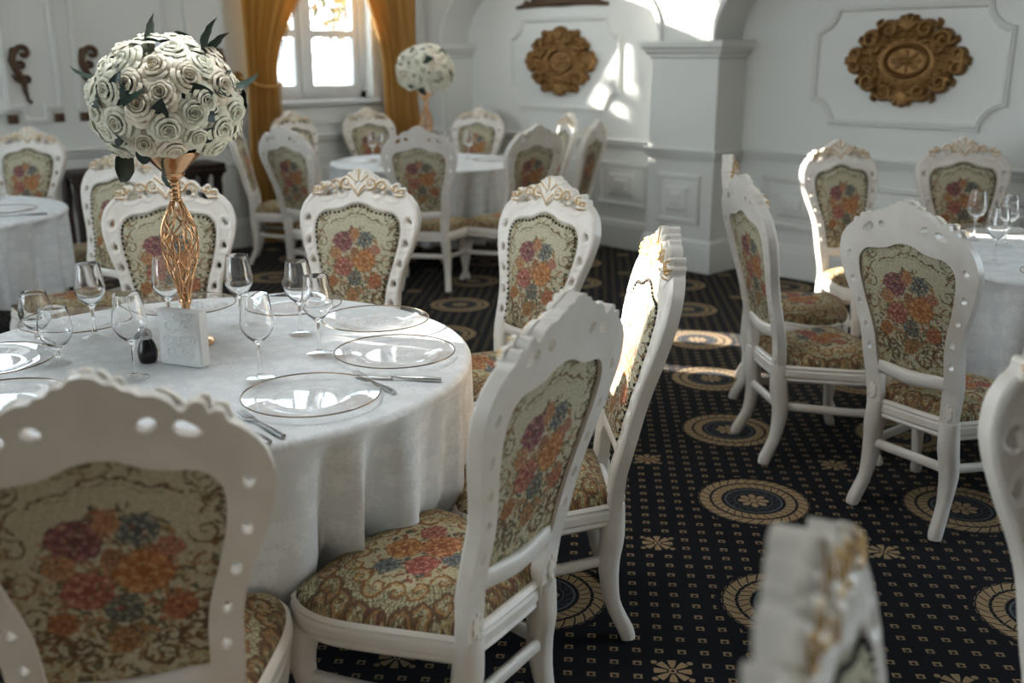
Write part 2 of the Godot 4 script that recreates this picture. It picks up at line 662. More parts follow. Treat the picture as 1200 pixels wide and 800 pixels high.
func carpet() -> ImageTexture:
	var N := 1020
	var s := N / 12.0
	var r := RandomNumberGenerator.new()
	r.seed = 4
	var navy := Vector3(0.078, 0.080, 0.098)
	var gold := Vector3(0.60, 0.51, 0.385)
	var slate := Vector3(0.195, 0.205, 0.215)
	var b := PackedByteArray()
	b.resize(N * N * 3)
	for y in N:
		for x in N:
			# star at the corner of the tile, medallion in its middle; pitch units
			var gx := x / s
			var gy := y / s
			var c := navy
			var mx := gx - 6.0
			var my := gy - 6.0
			var d := sqrt(mx * mx + my * my)
			var sx := gx if gx < 6.0 else gx - 12.0
			var sy := gy if gy < 6.0 else gy - 12.0
			if d < 3.28:
				var a := atan2(my, mx)
				if d > 1.80:
					# two rows of plaited leaves
					var t := (d - 1.80) / 1.42
					if t < 1.0:
						c = gold
						var row := 0 if t < 0.5 else 1
						var tt := t * 2.0 - row
						var ph := a * 30.0 / TAU + (tt * 0.75 if row == 0 else -tt * 0.9)
						var f: float = ph - floorf(ph)
						var ln := absf(f - 0.5)
						if ln > 0.425 or absf(tt - 0.5) > 0.46 - 0.10 * sin(PI * f):
							c = navy * 1.25
					else:
						c = gold if sin(a * 30.0) > -0.2 and d < 3.25 else navy
				elif d > 1.70:
					c = navy
				elif d > 1.58:
					c = slate * 1.7
				elif d > 1.14:
					var f := a * 16.0 / TAU + d * 2.0
					c = slate if absf(f - floorf(f) - 0.5) < 0.3 and d > 1.2 else navy * 1.5
				elif d > 1.06:
					c = slate * 1.5
				else:
					var rr := 0.62 + 0.30 * absf(cos(a * 4.0))
					c = gold if d < rr else navy * 1.5
					if d < rr and d > 0.30 and absf(sin(a * 4.0)) > 0.93:
						c = navy * 2.0
					if absf(d - 0.26) < 0.035:
						c = navy * 2.0
			elif maxf(absf(sx), absf(sy)) < 1.0:
				var d2 := sqrt(sx * sx + sy * sy)
				var a2 := atan2(sy, sx)
				var pet := absf(cos(a2 * 4.0 + 0.0))
				if d2 > 0.24 and d2 < 0.82 and pet > 0.42 + 0.5 * absf(d2 - 0.5):
					c = gold * 0.95
				if maxf(absf(sx), absf(sy)) < 0.17 and maxf(absf(sx), absf(sy)) > 0.07:
					c = gold * 0.95
				if Vector2(absf(sx) - 0.78, absf(sy) - 0.62).length() < 0.14:
					c = gold * 0.9
			else:
				# small woven squares with a dark eye
				var fx := absf(gx - floorf(gx) - 0.5)
				var fy: float = gy - floorf(gy) - 0.5
				if fx < 0.19 and absf(fy) < 0.17 and d > 3.55:
					c = gold * 0.86
					if fx < 0.085 and fy > -0.05 and fy < 0.115:
						c = navy
			var g := 1.0 + (r.randf() - 0.5) * 0.34
			var o := (y * N + x) * 3
			b[o] = int(clampf(c.x * g, 0, 1) * 255)
			b[o + 1] = int(clampf(c.y * g, 0, 1) * 255)
			b[o + 2] = int(clampf(c.z * g, 0, 1) * 255)
	return ImageTexture.create_from_image(Image.create_from_data(N, N, false, Image.FORMAT_RGB8, b))


func damask(base: Color, figure: Color, seed_: int, rough: bool) -> ImageTexture:
	var N := 384
	var c := Canvas.new(N, N, base)
	var r := RandomNumberGenerator.new()
	r.seed = seed_
	for k in 26:
		var q := Vector2(r.randf() * N, r.randf() * N)
		for ox in [-N, 0, N]:
			for oy in [-N, 0, N]:
				var p := q + Vector2(ox, oy)
				if p.x < -60 or p.y < -60 or p.x > N + 60 or p.y > N + 60:
					continue
				var rr := RandomNumberGenerator.new()
				rr.seed = k * 7 + seed_
				var n := 5 + rr.randi() % 4
				for i in n:
					var a := TAU * i / n + rr.randf() * 0.4
					c.oval(p.x + cos(a) * 17, p.y + sin(a) * 17, 14, 7 + rr.randf() * 4, a, figure, 0.9)
				for i in 9:
					var a := rr.randf() * TAU
					c.oval(p.x + cos(a) * (30 + rr.randf() * 22), p.y + sin(a) * (30 + rr.randf() * 22), 9, 4, rr.randf() * TAU, figure, 0.8)
	return c.texture(0.0 if rough else 0.04, seed_, 0)


func noise_tex(freq: float, lo: Color, hi: Color, seed_: int, size := 256, normal := false) -> NoiseTexture2D:
	var f := FastNoiseLite.new()
	f.seed = seed_
	f.frequency = freq
	f.fractal_octaves = 4
	var t := NoiseTexture2D.new()
	t.width = size
	t.height = size
	t.seamless = true
	t.noise = f
	if normal:
		t.as_normal_map = true
	else:
		var g := Gradient.new()
		g.set_color(0, lo)
		g.set_color(1, hi)
		t.color_ramp = g
	return t


func materials() -> void:
	var m := mat("wall_paint", Color8(218, 219, 214), 0.42)
	m.roughness_texture = noise_tex(0.02, Color(0.85, 0.85, 0.85), Color.WHITE, 5)
	m.uv1_triplanar = true
	m.uv1_world_triplanar = true
	m.uv1_scale = Vector3(0.7, 0.7, 0.7)
	mat("ceiling_paint", Color8(226, 227, 224), 0.8)
	m = mat("chair_paint", Color8(238, 233, 226), 0.34)
	m.albedo_texture = noise_tex(0.012, Color(0.93, 0.92, 0.90), Color.WHITE, 8)
	m.uv1_triplanar = true
	m.uv1_scale = Vector3(2.2, 2.2, 2.2)
	mat("chair_carving", Color8(238, 232, 220), 0.36)
	mat("gilding", Color8(204, 168, 112), 0.42, 0.6)
	mat("nailheads", Color8(38, 32, 28), 0.4, 0.4)
	m = mat("tapestry_back", Color.WHITE, 0.9)
	m.albedo_texture = tapestry_back()
	m.texture_repeat = false
	m = mat("tapestry_seat", Color.WHITE, 0.9)
	m.albedo_texture = tapestry_seat()
	m.texture_repeat = false
	m = mat("carpet", Color.WHITE, 0.97)
	m.albedo_texture = carpet()
	m.metallic_specular = 0.1
	m.rim_enabled = true
	m.rim = 0.10
	m = mat("cloth", Color.WHITE, 0.7)
	m.albedo_texture = damask(Color8(222, 225, 226), Color8(233, 236, 236), 21, false)
	m.roughness_texture = damask(Color(0.95, 0.95, 0.95), Color(0.62, 0.62, 0.62), 21, true)
	m.roughness_texture_channel = BaseMaterial3D.TEXTURE_CHANNEL_RED
	m.rim_enabled = true
	m.rim = 0.25
	m = mat("curtain", Color8(186, 144, 78), 0.72)
	m.backlight_enabled = true
	m.backlight = Color(0.30, 0.20, 0.06)
	mat("curtain_trim", Color8(176, 128, 56), 0.7)
	mat("bronze", Color8(132, 98, 56), 0.40, 0.65)
	mat("dark_bronze", Color8(84, 62, 42), 0.5, 0.4)
	mat("rose_gold", Color8(218, 172, 130), 0.14, 1.0)
	mat("rim_gold", Color8(140, 124, 104), 0.25, 1.0)
	mat("steel", Color8(190, 190, 190), 0.18, 1.0)
	mat("dark_wood", Color8(44, 28, 22), 0.5)
	mat("front_wood", Color8(92, 70, 52), 0.6)
	mat("plain_wood", Color8(150, 118, 82), 0.6)
	m = mat("rose", Color8(236, 234, 214), 0.62)
	m.backlight_enabled = true
	m.backlight = Color(0.16, 0.17, 0.12)
	m = mat("rose_warm", Color8(238, 228, 206), 0.62)
	m.backlight_enabled = true
	m.backlight = Color(0.18, 0.16, 0.10)
	mat("leaf", Color8(18, 44, 32), 0.42)
	mat("leaf_dark", Color8(20, 40, 32), 0.45)
	mat("foam", Color8(62, 94, 60), 0.95)
	m = mat("glass", Color(1, 1, 1, 0.03), 0.02)
	m.transparency = BaseMaterial3D.TRANSPARENCY_ALPHA
	m = mat("crystal_glass", Color(1, 1, 1, 0.0), 0.0)
	m.refraction_enabled = true
	m.refraction_scale = 0.05
	m = mat("window_glass", Color(1, 1, 1, 0.02), 0.0)
	m.transparency = BaseMaterial3D.TRANSPARENCY_ALPHA
	m = mat("frosted", Color8(240, 244, 246), 0.8)
	m.backlight_enabled = true
	m.backlight = Color(1, 1, 1)
	m = mat("added_blind_cloth", Color8(222, 222, 216), 0.9)  # cloth for the out-of-view blinds added to shape the sunlight
	m.backlight_enabled = true
	m.backlight = Color(0.35, 0.35, 0.33)
	mat("window_paint", Color8(206, 210, 212), 0.5)
	m = mat("embossed_card", Color8(226, 226, 224), 0.55)
	m.heightmap_enabled = true
	m.heightmap_texture = damask(Color(0.2, 0.2, 0.2), Color(0.9, 0.9, 0.9), 77, true)
	m.heightmap_scale = 0.25
	mat("black_ceramic", Color8(14, 14, 16), 0.25)
	mat("napkin", Color8(226, 226, 224), 0.85)
	mat("bark", Color8(92, 76, 60), 0.9)
	mat("tree_leaf", Color8(84, 82, 38), 0.8)
	mat("tree_leaf_gold", Color8(122, 86, 36), 0.8)
	m = mat("bulb_glow", Color8(255, 250, 240), 0.4)
	m.emission_enabled = true
	m.emission = Color8(255, 247, 236)
	m.emission_energy_multiplier = 6.0
	mat("crystal", Color8(226, 228, 230), 0.15)
	mat("paving", Color8(176, 174, 166), 0.9)


# ---------------------------------------------------------------- the room
# windows in wall_back: x from, x to, sill, head (and a wider light over the first: x from, x to, y from, y to)
const WINS := [[4.20, 5.45, 1.20, 2.58, 3.96, 5.60, 2.66, 3.14], [0.80, 2.22, 1.20, 3.12], [-2.45, -1.05, 1.20, 3.12], [-4.75, -3.35, 1.20, 3.12]]
# openings in wall_left: z from, z to, sill, head
const SIDE_WINS := [[-7.3, -5.3, 0.9, 3.2], [-4.9, -2.9, 0.9, 3.2]]
# openings in wall_front: x from, x to, sill, head
const FRONT_WINS := []
# openings in wall_right beyond the tables: minus z from, to, sill, head
const RIGHT_WINS := [[-4.8, -2.9, 0.9, 3.1], [-2.3, -0.4, 0.9, 3.1]]
const PILS := [-7.70, -4.64, -1.55]


func wall_holes(b: MB, x0: float, x1: float, z0: float, z1: float, holes: Array) -> void:
	var x := x0
	var sorted := holes.duplicate()
	sorted.sort_custom(func(p, q): return p[0] < q[0])
	for w in sorted:
		if w.size() > 4:
			b.box(Vector3(x, 0, z0), Vector3(w[4], CEIL, z1))
			for s in [[w[4], w[0]], [w[1], w[5]]]:
				b.box(Vector3(s[0], 0, z0), Vector3(s[1], w[6], z1))
				b.box(Vector3(s[0], w[7], z0), Vector3(s[1], CEIL, z1))
			b.box(Vector3(w[0], 0, z0), Vector3(w[1], w[2], z1))
			b.box(Vector3(w[0], w[3], z0), Vector3(w[1], w[6], z1))
			b.box(Vector3(w[0], w[7], z0), Vector3(w[1], CEIL, z1))
			x = w[5]
			continue
		b.box(Vector3(x, 0, z0), Vector3(w[0], CEIL, z1))
		b.box(Vector3(w[0], 0, z0), Vector3(w[1], w[2], z1))
		b.box(Vector3(w[0], w[3], z0), Vector3(w[1], CEIL, z1))
		x = w[1]
	b.box(Vector3(x, 0, z0), Vector3(x1, CEIL, z1))


# a moulding laid round a closed outline (u, v) on a wall; prof is (inwards, out from the wall)
func moulding(outline: Array, prof: Array, put: Callable) -> ArrayMesh:
	var b := MB.new()
	var n := outline.size()
	var rows := []
	for q in prof:
		var row := []
		for i in n:
			var a: Vector2 = outline[(i - 1 + n) % n]
			var c: Vector2 = outline[i]
			var e: Vector2 = outline[(i + 1) % n]
			var d1 := (c - a).normalized()
			var d2 := (e - c).normalized()
			var n1 := Vector2(-d1.y, d1.x)
			var n2 := Vector2(-d2.y, d2.x)
			var m := n1 + n2
			m = m / maxf(m.dot(n1), 0.25)
			var o: Vector2 = c + m * q.x
			row.append(put.call(o.x, o.y, q.y))
		rows.append(row)
	for i in rows.size() - 1:
		for j in n:
			var k := (j + 1) % n
			b.flat(rows[i][j], rows[i][k], rows[i + 1][k], rows[i + 1][j])
	return b.mesh()


func rect(u0: float, v0: float, u1: float, v1: float) -> Array:
	return [Vector2(u0, v0), Vector2(u1, v0), Vector2(u1, v1), Vector2(u0, v1)]


# a rectangle whose corners are scooped out
func scooped(u0: float, v0: float, u1: float, v1: float, r: float) -> Array:
	var out := []
	var cs := [[Vector2(u0, v0), 90.0, 0.0], [Vector2(u1, v0), 180.0, 90.0], [Vector2(u1, v1), 270.0, 180.0], [Vector2(u0, v1), 360.0, 270.0]]
	for c in cs:
		for k in 7:
			var a := deg_to_rad(lerpf(c[1], c[2], k / 6.0))
			out.append(c[0] + Vector2(cos(a), sin(a)) * r)
	return out


const FRAME_PROF := [Vector2(0, 0), Vector2(0, 0.016), Vector2(0.008, 0.022), Vector2(0.016, 0.016), Vector2(0.024, 0.024), Vector2(0.034, 0.020), Vector2(0.042, 0.006), Vector2(0.042, 0.0)]


# lower panel: moulding frame, stepped field and a small raised block
func low_panel(parent: Node3D, put: Callable, u0: float, u1: float, v0 := 0.35, v1 := 0.715) -> void:
	part(parent, "panel_frame", moulding(rect(u0, v0, u1, v1), FRAME_PROF, put), M.wall_paint)
	var b := MB.new()
	var cu := (u0 + u1) * 0.5
	var cv := (v0 + v1) * 0.5
	var hu := (u1 - u0) * 0.5
	var hv := (v1 - v0) * 0.5
	var lv := [[0.86, 0.0], [0.80, 0.012], [0.50, 0.018], [0.44, 0.034], [0.26, 0.038], [0.20, 0.052], [0.0, 0.052]]
	for i in lv.size() - 1:
		var s0: float = lv[i][0]
		var s1: float = lv[i + 1][0]
		var d0 := hu - hv if hu > hv else 0.0
		var q0 := rect(cu - hu * s0, cv - hv * s0, cu + hu * s0, cv + hv * s0)
		var q1 := rect(cu - hu * s1, cv - hv * s1, cu + hu * s1, cv + hv * s1)
		for j in 4:
			var k := (j + 1) % 4
			b.flat(put.call(q0[j].x, q0[j].y, lv[i][1]), put.call(q0[k].x, q0[k].y, lv[i][1]), put.call(q1[k].x, q1[k].y, lv[i + 1][1]), put.call(q1[j].x, q1[j].y, lv[i + 1][1]))
	part(parent, "raised_field", b.mesh(), M.wall_paint)


func room() -> void:
	# floor with the carpet laid on the diagonal
	var fl := struct("floor", "black carpet with gold medallions, stars and small squares")
	var b := MB.new()
	var lo := Vector2(ROOM_X0 - 0.3, WALL_Z - 0.3)
	var hi := Vector2(WALL_X + 0.3, ROOM_Z1 + 0.3)
	var ids := []
	for q in [Vector2(lo.x, hi.y), Vector2(hi.x, hi.y), Vector2(hi.x, lo.y), Vector2(lo.x, lo.y)]:
		ids.append(b.p(Vector3(q.x, 0, q.y), carpet_uv(q)))
	b.quad(ids[0], ids[1], ids[2], ids[3])
	part(fl, "carpet", b.mesh(), M.carpet)
	b = MB.new()
	b.box(Vector3(lo.x, -0.25, lo.y), Vector3(hi.x, -0.004, hi.y))
	part(fl, "floor_slab", b.mesh(), M.plain_wood)
	var ce := struct("ceiling")
	b = MB.new()
	b.box(Vector3(lo.x, CEIL, lo.y), Vector3(hi.x, CEIL + 0.25, hi.y))
	part(ce, "ceiling_slab", b.mesh(), M.ceiling_paint)
	wall_back()
	wall_right()
	# the sides behind the camera
	var wl := struct("wall_left")
	b = MB.new()
	wall_holes(b, WALL_Z, ROOM_Z1, -ROOM_X0, -ROOM_X0 + 0.3, SIDE_WINS)
	# the same wall builder, turned a quarter
	for i in b.v.size():
		b.v[i] = Vector3(-b.v[i].z, b.v[i].y, b.v[i].x)
	part(wl, "wall_surface", b.mesh(), M.wall_paint)
	var wf := struct("wall_front")
	b = MB.new()
	wall_holes(b, ROOM_X0 - 0.3, WALL_X + 0.3, ROOM_Z1, ROOM_Z1 + 0.3, FRONT_WINS)
	part(wf, "wall_surface", b.mesh(), M.front_wood)
	for i in WINS.size():
		window(i)
	var n := WINS.size()
	plain_window(struct("window_%d" % (n + 1), "low wide window light above the curtains"), WINS[0][4], WINS[0][5], WINS[0][6], WINS[0][7], func(u, v, o): return Vector3(u, v, WALL_Z - 0.17 + o))
	for q in SIDE_WINS:
		n += 1
		plain_window(struct("window_%d" % (n + 1), "tall white window in the side wall"), q[0], q[1], q[2], q[3], func(u, v, o): return Vector3(ROOM_X0 - 0.15 + o, v, u))
	for q in FRONT_WINS:
		n += 1
		plain_window(struct("window_%d" % (n + 1), "tall white window in the front wall"), q[0], q[1], q[2], q[3], func(u, v, o): return Vector3(u, v, ROOM_Z1 + 0.15 + o))
	for q in RIGHT_WINS:
		n += 1
		plain_window(struct("window_%d" % (n + 1), "white window in the arcade wall"), q[0], q[1], q[2], q[3], func(u, v, o): return Vector3(WALL_X + 0.15 + o, v, -u))


func carpet_uv(q: Vector2) -> Vector2:
	var s := 1.55 / 25.358
	var r := q.x * sin(deg_to_rad(47.0)) + q.y * cos(deg_to_rad(47.0))
	var f := q.x * cos(deg_to_rad(47.0)) - q.y * sin(deg_to_rad(47.0))
	# the pattern is turned a little against the view
	var t := -0.084
	var gx := (r * cos(t) + f * sin(t)) / s
	var gz := (r * sin(t) - f * cos(t)) / s
	return Vector2((gx - 3.753) / 12.0, (gz + 49.56) / (12.0 * 0.983))


const RAIL_PROF := [Vector2(0, 0.825), Vector2(0.016, 0.832), Vector2(0.016, 0.846), Vector2(0.030, 0.852), Vector2(0.034, 0.866), Vector2(0.022, 0.874), Vector2(0.040, 0.880), Vector2(0.044, 0.892), Vector2(0.036, 0.900), Vector2(0, 0.902)]
const BASE_PROF := [Vector2(0.030, 0.0), Vector2(0.030, 0.185), Vector2(0.024, 0.20), Vector2(0.024, 0.215), Vector2(0.010, 0.235), Vector2(0, 0.24)]
const CAP_PROF := [Vector2(0, 1.545), Vector2(0.020, 1.555), Vector2(0.020, 1.572), Vector2(0.045, 1.592), Vector2(0.050, 1.61), Vector2(0.072, 1.622), Vector2(0.076, 1.655), Vector2(0.070, 1.668), Vector2(0, 1.672)]


func wall_right() -> void:
	var w := struct("wall_right", "white panelled wall with an arcade of shallow arched niches")
	var b := MB.new()
	wall_holes(b, -ROOM_Z1 - 0.3, -WALL_Z + 0.3, WALL_X, WALL_X + 0.3, RIGHT_WINS)
	for i in b.v.size():
		b.v[i] = Vector3(b.v[i].z, b.v[i].y, -b.v[i].x)
	part(w, "wall_surface", b.mesh(), M.wall_paint)
	var half := 0.3025
	var path := []
	for i in range(PILS.size() - 1, -1, -1):
		var z: float = PILS[i]
		var z0 := z - half
		var z1 := z + half
		if i == 0:
			z0 = WALL_Z
		# pilaster
		b = MB.new()
		b.box(Vector3(PIL_X, 0, z0), Vector3(WALL_X + 0.01, 1.66, z1))
		part(w, "pilaster", b.mesh(), M.wall_paint)
		b = MB.new()
		var cp := [Vector2(WALL_X, z1), Vector2(PIL_X, z1), Vector2(PIL_X, z0)]
		if i > 0:
			cp.append(Vector2(WALL_X, z0))
		b.run(cp, CAP_PROF)
		part(w, "capital", b.mesh(), M.wall_paint)
		path.append_array([Vector2(WALL_X, z1), Vector2(PIL_X, z1), Vector2(PIL_X, z0)])
		if i > 0:
			path.append(Vector2(WALL_X, z0))
	path.push_front(Vector2(WALL_X, ROOM_Z1))
	b = MB.new()
	b.run(path, RAIL_PROF)
	part(w, "chair_rail", b.mesh(), M.wall_paint)
	b = MB.new()
	b.run(path, BASE_PROF)
	part(w, "baseboard", b.mesh(), M.wall_paint)
	# arches between the pilasters: the slab in front of the niche, open below the curve
	for i in PILS.size() - 1:
		var za: float = PILS[i] + half - 0.05
		var zb: float = PILS[i + 1] - half + 0.05
		arch(w, PILS[i] if i > 0 else WALL_Z, za, zb, PILS[i + 1])
	var on_niche := func(u: float, v: float, o: float) -> Vector3: return Vector3(WALL_X - o, v, u)
	var on_pil := func(u: float, v: float, o: float) -> Vector3: return Vector3(PIL_X - o, v, u)
	for c in [-6.20, -3.13]:
		for o in [-0.72, 0.0, 0.72]:
			low_panel(w, on_niche, c + o - 0.28, c + o + 0.28)
		part(w, "panel_moulding", moulding(scooped(c - 0.665, 1.11, c + 0.665, 1.885, 0.15), FRAME_PROF, on_niche), M.wall_paint)
	for z in [-4.64, -1.55]:
		low_panel(w, on_pil, z - 0.20, z + 0.20)


func arch(w: Node3D, z_from: float, za: float, zb: float, z_to: float) -> void:
	var b := MB.new()
	var c := (za + zb) * 0.5
	var a := (zb - za) * 0.5
	var top := CEIL + 0.02
	var n := 40
	var pz := []
	var py := []
	for i in n + 1:
		var t := PI * i / n
		pz.append(c - a * cos(t))
		py.append(1.66 + 0.66 * pow(sin(t), 0.9))
	var x := PIL_X + 0.015
	for i in n:
		b.flat(Vector3(x, py[i], pz[i]), Vector3(x, py[i + 1], pz[i + 1]), Vector3(x, top, pz[i + 1]), Vector3(x, top, pz[i]))
		b.flat(Vector3(WALL_X + 0.01, py[i], pz[i]), Vector3(WALL_X + 0.01, py[i + 1], pz[i + 1]), Vector3(x, py[i + 1], pz[i + 1]), Vector3(x, py[i], pz[i]))
	b.flat(Vector3(x, 1.66, z_from), Vector3(x, 1.66, za), Vector3(x, top, za), Vector3(x, top, z_from))
	b.flat(Vector3(x, 1.66, zb), Vector3(x, 1.66, z_to), Vector3(x, top, z_to), Vector3(x, top, zb))
	part(w, "arch", b.mesh(), M.wall_paint)
	# the raised edge of the arch
	var e := MB.new()
	for i in n:
		var q := []
		for k in [i, i + 1]:
			var t: float = PI * k / n
			var nrm := Vector2(-cos(t), sin(t)).normalized()
			var p0 := Vector2(pz[k], py[k])
			var p1 := p0 + nrm * 0.035
			q.append([Vector3(x - 0.02, p0.y, p0.x), Vector3(x - 0.02, p1.y, p1.x), Vector3(x, p1.y, p1.x), Vector3(x, p0.y, p0.x)])
		e.flat(q[0][0], q[1][0], q[1][1], q[0][1])
		e.flat(q[0][1], q[1][1], q[1][2], q[0][2])
		e.flat(q[0][3], q[1][3], q[1][0], q[0][0])
	part(w, "arch_edge", e.mesh(), M.wall_paint)


func wall_back() -> void:
	var w := struct("wall_back", "white panelled wall with tall windows")
	var b := MB.new()
	wall_holes(b, ROOM_X0 - 0.3, WALL_X + 0.3, WALL_Z - 0.32, WALL_Z, WINS)
	part(w, "wall_surface", b.mesh(), M.wall_paint)
	var path := [Vector2(PIL_X, WALL_Z), Vector2(ROOM_X0, WALL_Z)]
	b = MB.new()
	b.run(path, RAIL_PROF)
	part(w, "chair_rail", b.mesh(), M.wall_paint)
	b = MB.new()
	b.run(path, BASE_PROF)
	part(w, "baseboard", b.mesh(), M.wall_paint)
	var on := func(u: float, v: float, o: float) -> Vector3: return Vector3(u, v, WALL_Z + o)
	var out_frame := FRAME_PROF
	var mid := 3.18
	# tall panels with a stepped foot
	for q in [[2.30, 2.70], [2.80, 3.54], [3.68, 4.02]]:
		var u0: float = q[0]
		var u1: float = q[1]
		var s := 0.10
		var o := [Vector2(u0, 1.185), Vector2(u0 + s, 1.185), Vector2(u0 + s, 1.09), Vector2(u1 - s, 1.09), Vector2(u1 - s, 1.185), Vector2(u1, 1.185), Vector2(u1, 3.0), Vector2(u0, 3.0)]
		part(w, "panel_moulding", moulding(o, out_frame, on), M.wall_paint)
	var u := 2.34
	for k in 6:
		low_panel(w, on, u, u + 0.50)
		u += 0.60
	# panelling and a casing strip under the visible window
	b = MB.new()
	b.box(Vector3(4.06, 0.99, WALL_Z), Vector3(5.56, 1.03, WALL_Z + 0.02))
	part(w, "sill_strip", b.mesh(), M.wall_paint)


func window(i: int) -> void:
	var q: Array = WINS[i]
	var w := struct("window_%d" % (i + 1), "tall white casement window with clear upper panes")
	var z := WALL_Z - 0.17
	var mid: float = (q[0] + q[1]) * 0.5
	var x0: float = q[0]
	var x1: float = q[1]
	var y0: float = q[2]
	var y1: float = q[3]
	var b := MB.new()
	for s in [[x0, x0 + 0.06], [x1 - 0.06, x1]]:
		b.box(Vector3(s[0], y0, z - 0.05), Vector3(s[1], y1, z + 0.06))
	b.box(Vector3(x0, y0, z - 0.05), Vector3(x1, y0 + 0.06, z + 0.06))
	b.box(Vector3(x0, y1 - 0.06, z - 0.05), Vector3(x1, y1, z + 0.06))
	b.box(Vector3(mid - 0.035, y0, z - 0.045), Vector3(mid + 0.035, y1, z + 0.07))
	part(w, "window_frame", b.mesh(), M.window_paint)
	b = MB.new()
	b.cbox(Vector3(x0 - 0.06, y0 - 0.045, WALL_Z - 0.16), Vector3(x1 + 0.06, y0, WALL_Z + 0.07), 0.012)
	part(w, "window_sill", b.mesh(), M.window_paint)
	for s in [[x0 + 0.06, mid - 0.035], [mid + 0.035, x1 - 0.06]]:
		var a: float = s[0]
		var c: float = s[1]
		b = MB.new()
		for e in [[a, a + 0.055], [c - 0.055, c]]:
			b.cbox(Vector3(e[0], y0 + 0.06, z - 0.02), Vector3(e[1], y1 - 0.06, z + 0.045), 0.006)
		for e in [[y0 + 0.06, y0 + 0.115], [1.72, 1.785], [minf(2.40, y1 - 0.16), minf(2.45, y1 - 0.115)], [y1 - 0.115, y1 - 0.06]]:
			b.cbox(Vector3(a, e[0], z - 0.018), Vector3(c, e[1], z + 0.042), 0.006)
		part(w, "sash", b.mesh(), M.window_paint)
		for e in [[y0 + 0.115, 1.72], [1.785, minf(2.40, y1 - 0.16)], [2.45, y1 - 0.115]]:
			if e[1] - e[0] < 0.1:
				continue
			b = MB.new()
			b.flat(Vector3(a + 0.055, e[0], z + 0.01), Vector3(c - 0.055, e[0], z + 0.01), Vector3(c - 0.055, e[1], z + 0.01), Vector3(a + 0.055, e[1], z + 0.01))
			part(w, "pane", b.mesh(), M.window_glass)
		# unseen blinds, added to trim the sun to chosen beams
		if i == 1 or i == 2:
			for e in ([[0.80, 1.20, y0, y1], [1.30, 1.85, y0, y1]] if i == 1 else [[x0, -1.73, y0, y1], [-1.73, x1, y0, 2.44]]):
				if s[0] < mid:
					b = MB.new()
					b.box(Vector3(e[0], e[2], z + 0.10), Vector3(e[1], e[3], z + 0.102))
					part(w, "added_sun_blind", b.mesh(), M.added_blind_cloth)
		# white film behind the lower panes
		if i == 0:
			b = MB.new()
			b.flat(Vector3(a + 0.10 if a > mid else a + 0.055, y0 + 0.115, z - 0.005), Vector3(c - 0.055, y0 + 0.115, z - 0.005), Vector3(c - 0.055, 1.70, z - 0.005), Vector3(a + 0.10 if a > mid else a + 0.055, 1.70, z - 0.005))
			part(w, "pane_film", b.mesh(), M.frosted)


# frame, cross bars and panes in a plain opening; put lays (along, up, out) into space
func plain_window(w: Node3D, a: float, c: float, y0: float, y1: float, put: Callable) -> void:
	var bars := [[a, a + 0.06, y0, y1], [c - 0.06, c, y0, y1], [(a + c) * 0.5 - 0.03, (a + c) * 0.5 + 0.03, y0, y1], [a, c, y0, y0 + 0.06], [a, c, y1 - 0.06, y1]]
	for q in bars:
		var b := MB.new()
		b.box(Vector3(q[0], q[2], -0.04), Vector3(q[1], q[3], 0.04))
		for i in b.v.size():
			b.v[i] = put.call(b.v[i].x, b.v[i].y, b.v[i].z)
		part(w, "frame_bar", b.mesh(), M.window_paint)
	for q in [[a + 0.06, (a + c) * 0.5 - 0.03], [(a + c) * 0.5 + 0.03, c - 0.06]]:
		var b := MB.new()
		b.flat(put.call(q[0], y0 + 0.06, 0.0), put.call(q[1], y0 + 0.06, 0.0), put.call(q[1], y1 - 0.06, 0.0), put.call(q[0], y1 - 0.06, 0.0))
		part(w, "pane", b.mesh(), M.window_glass)


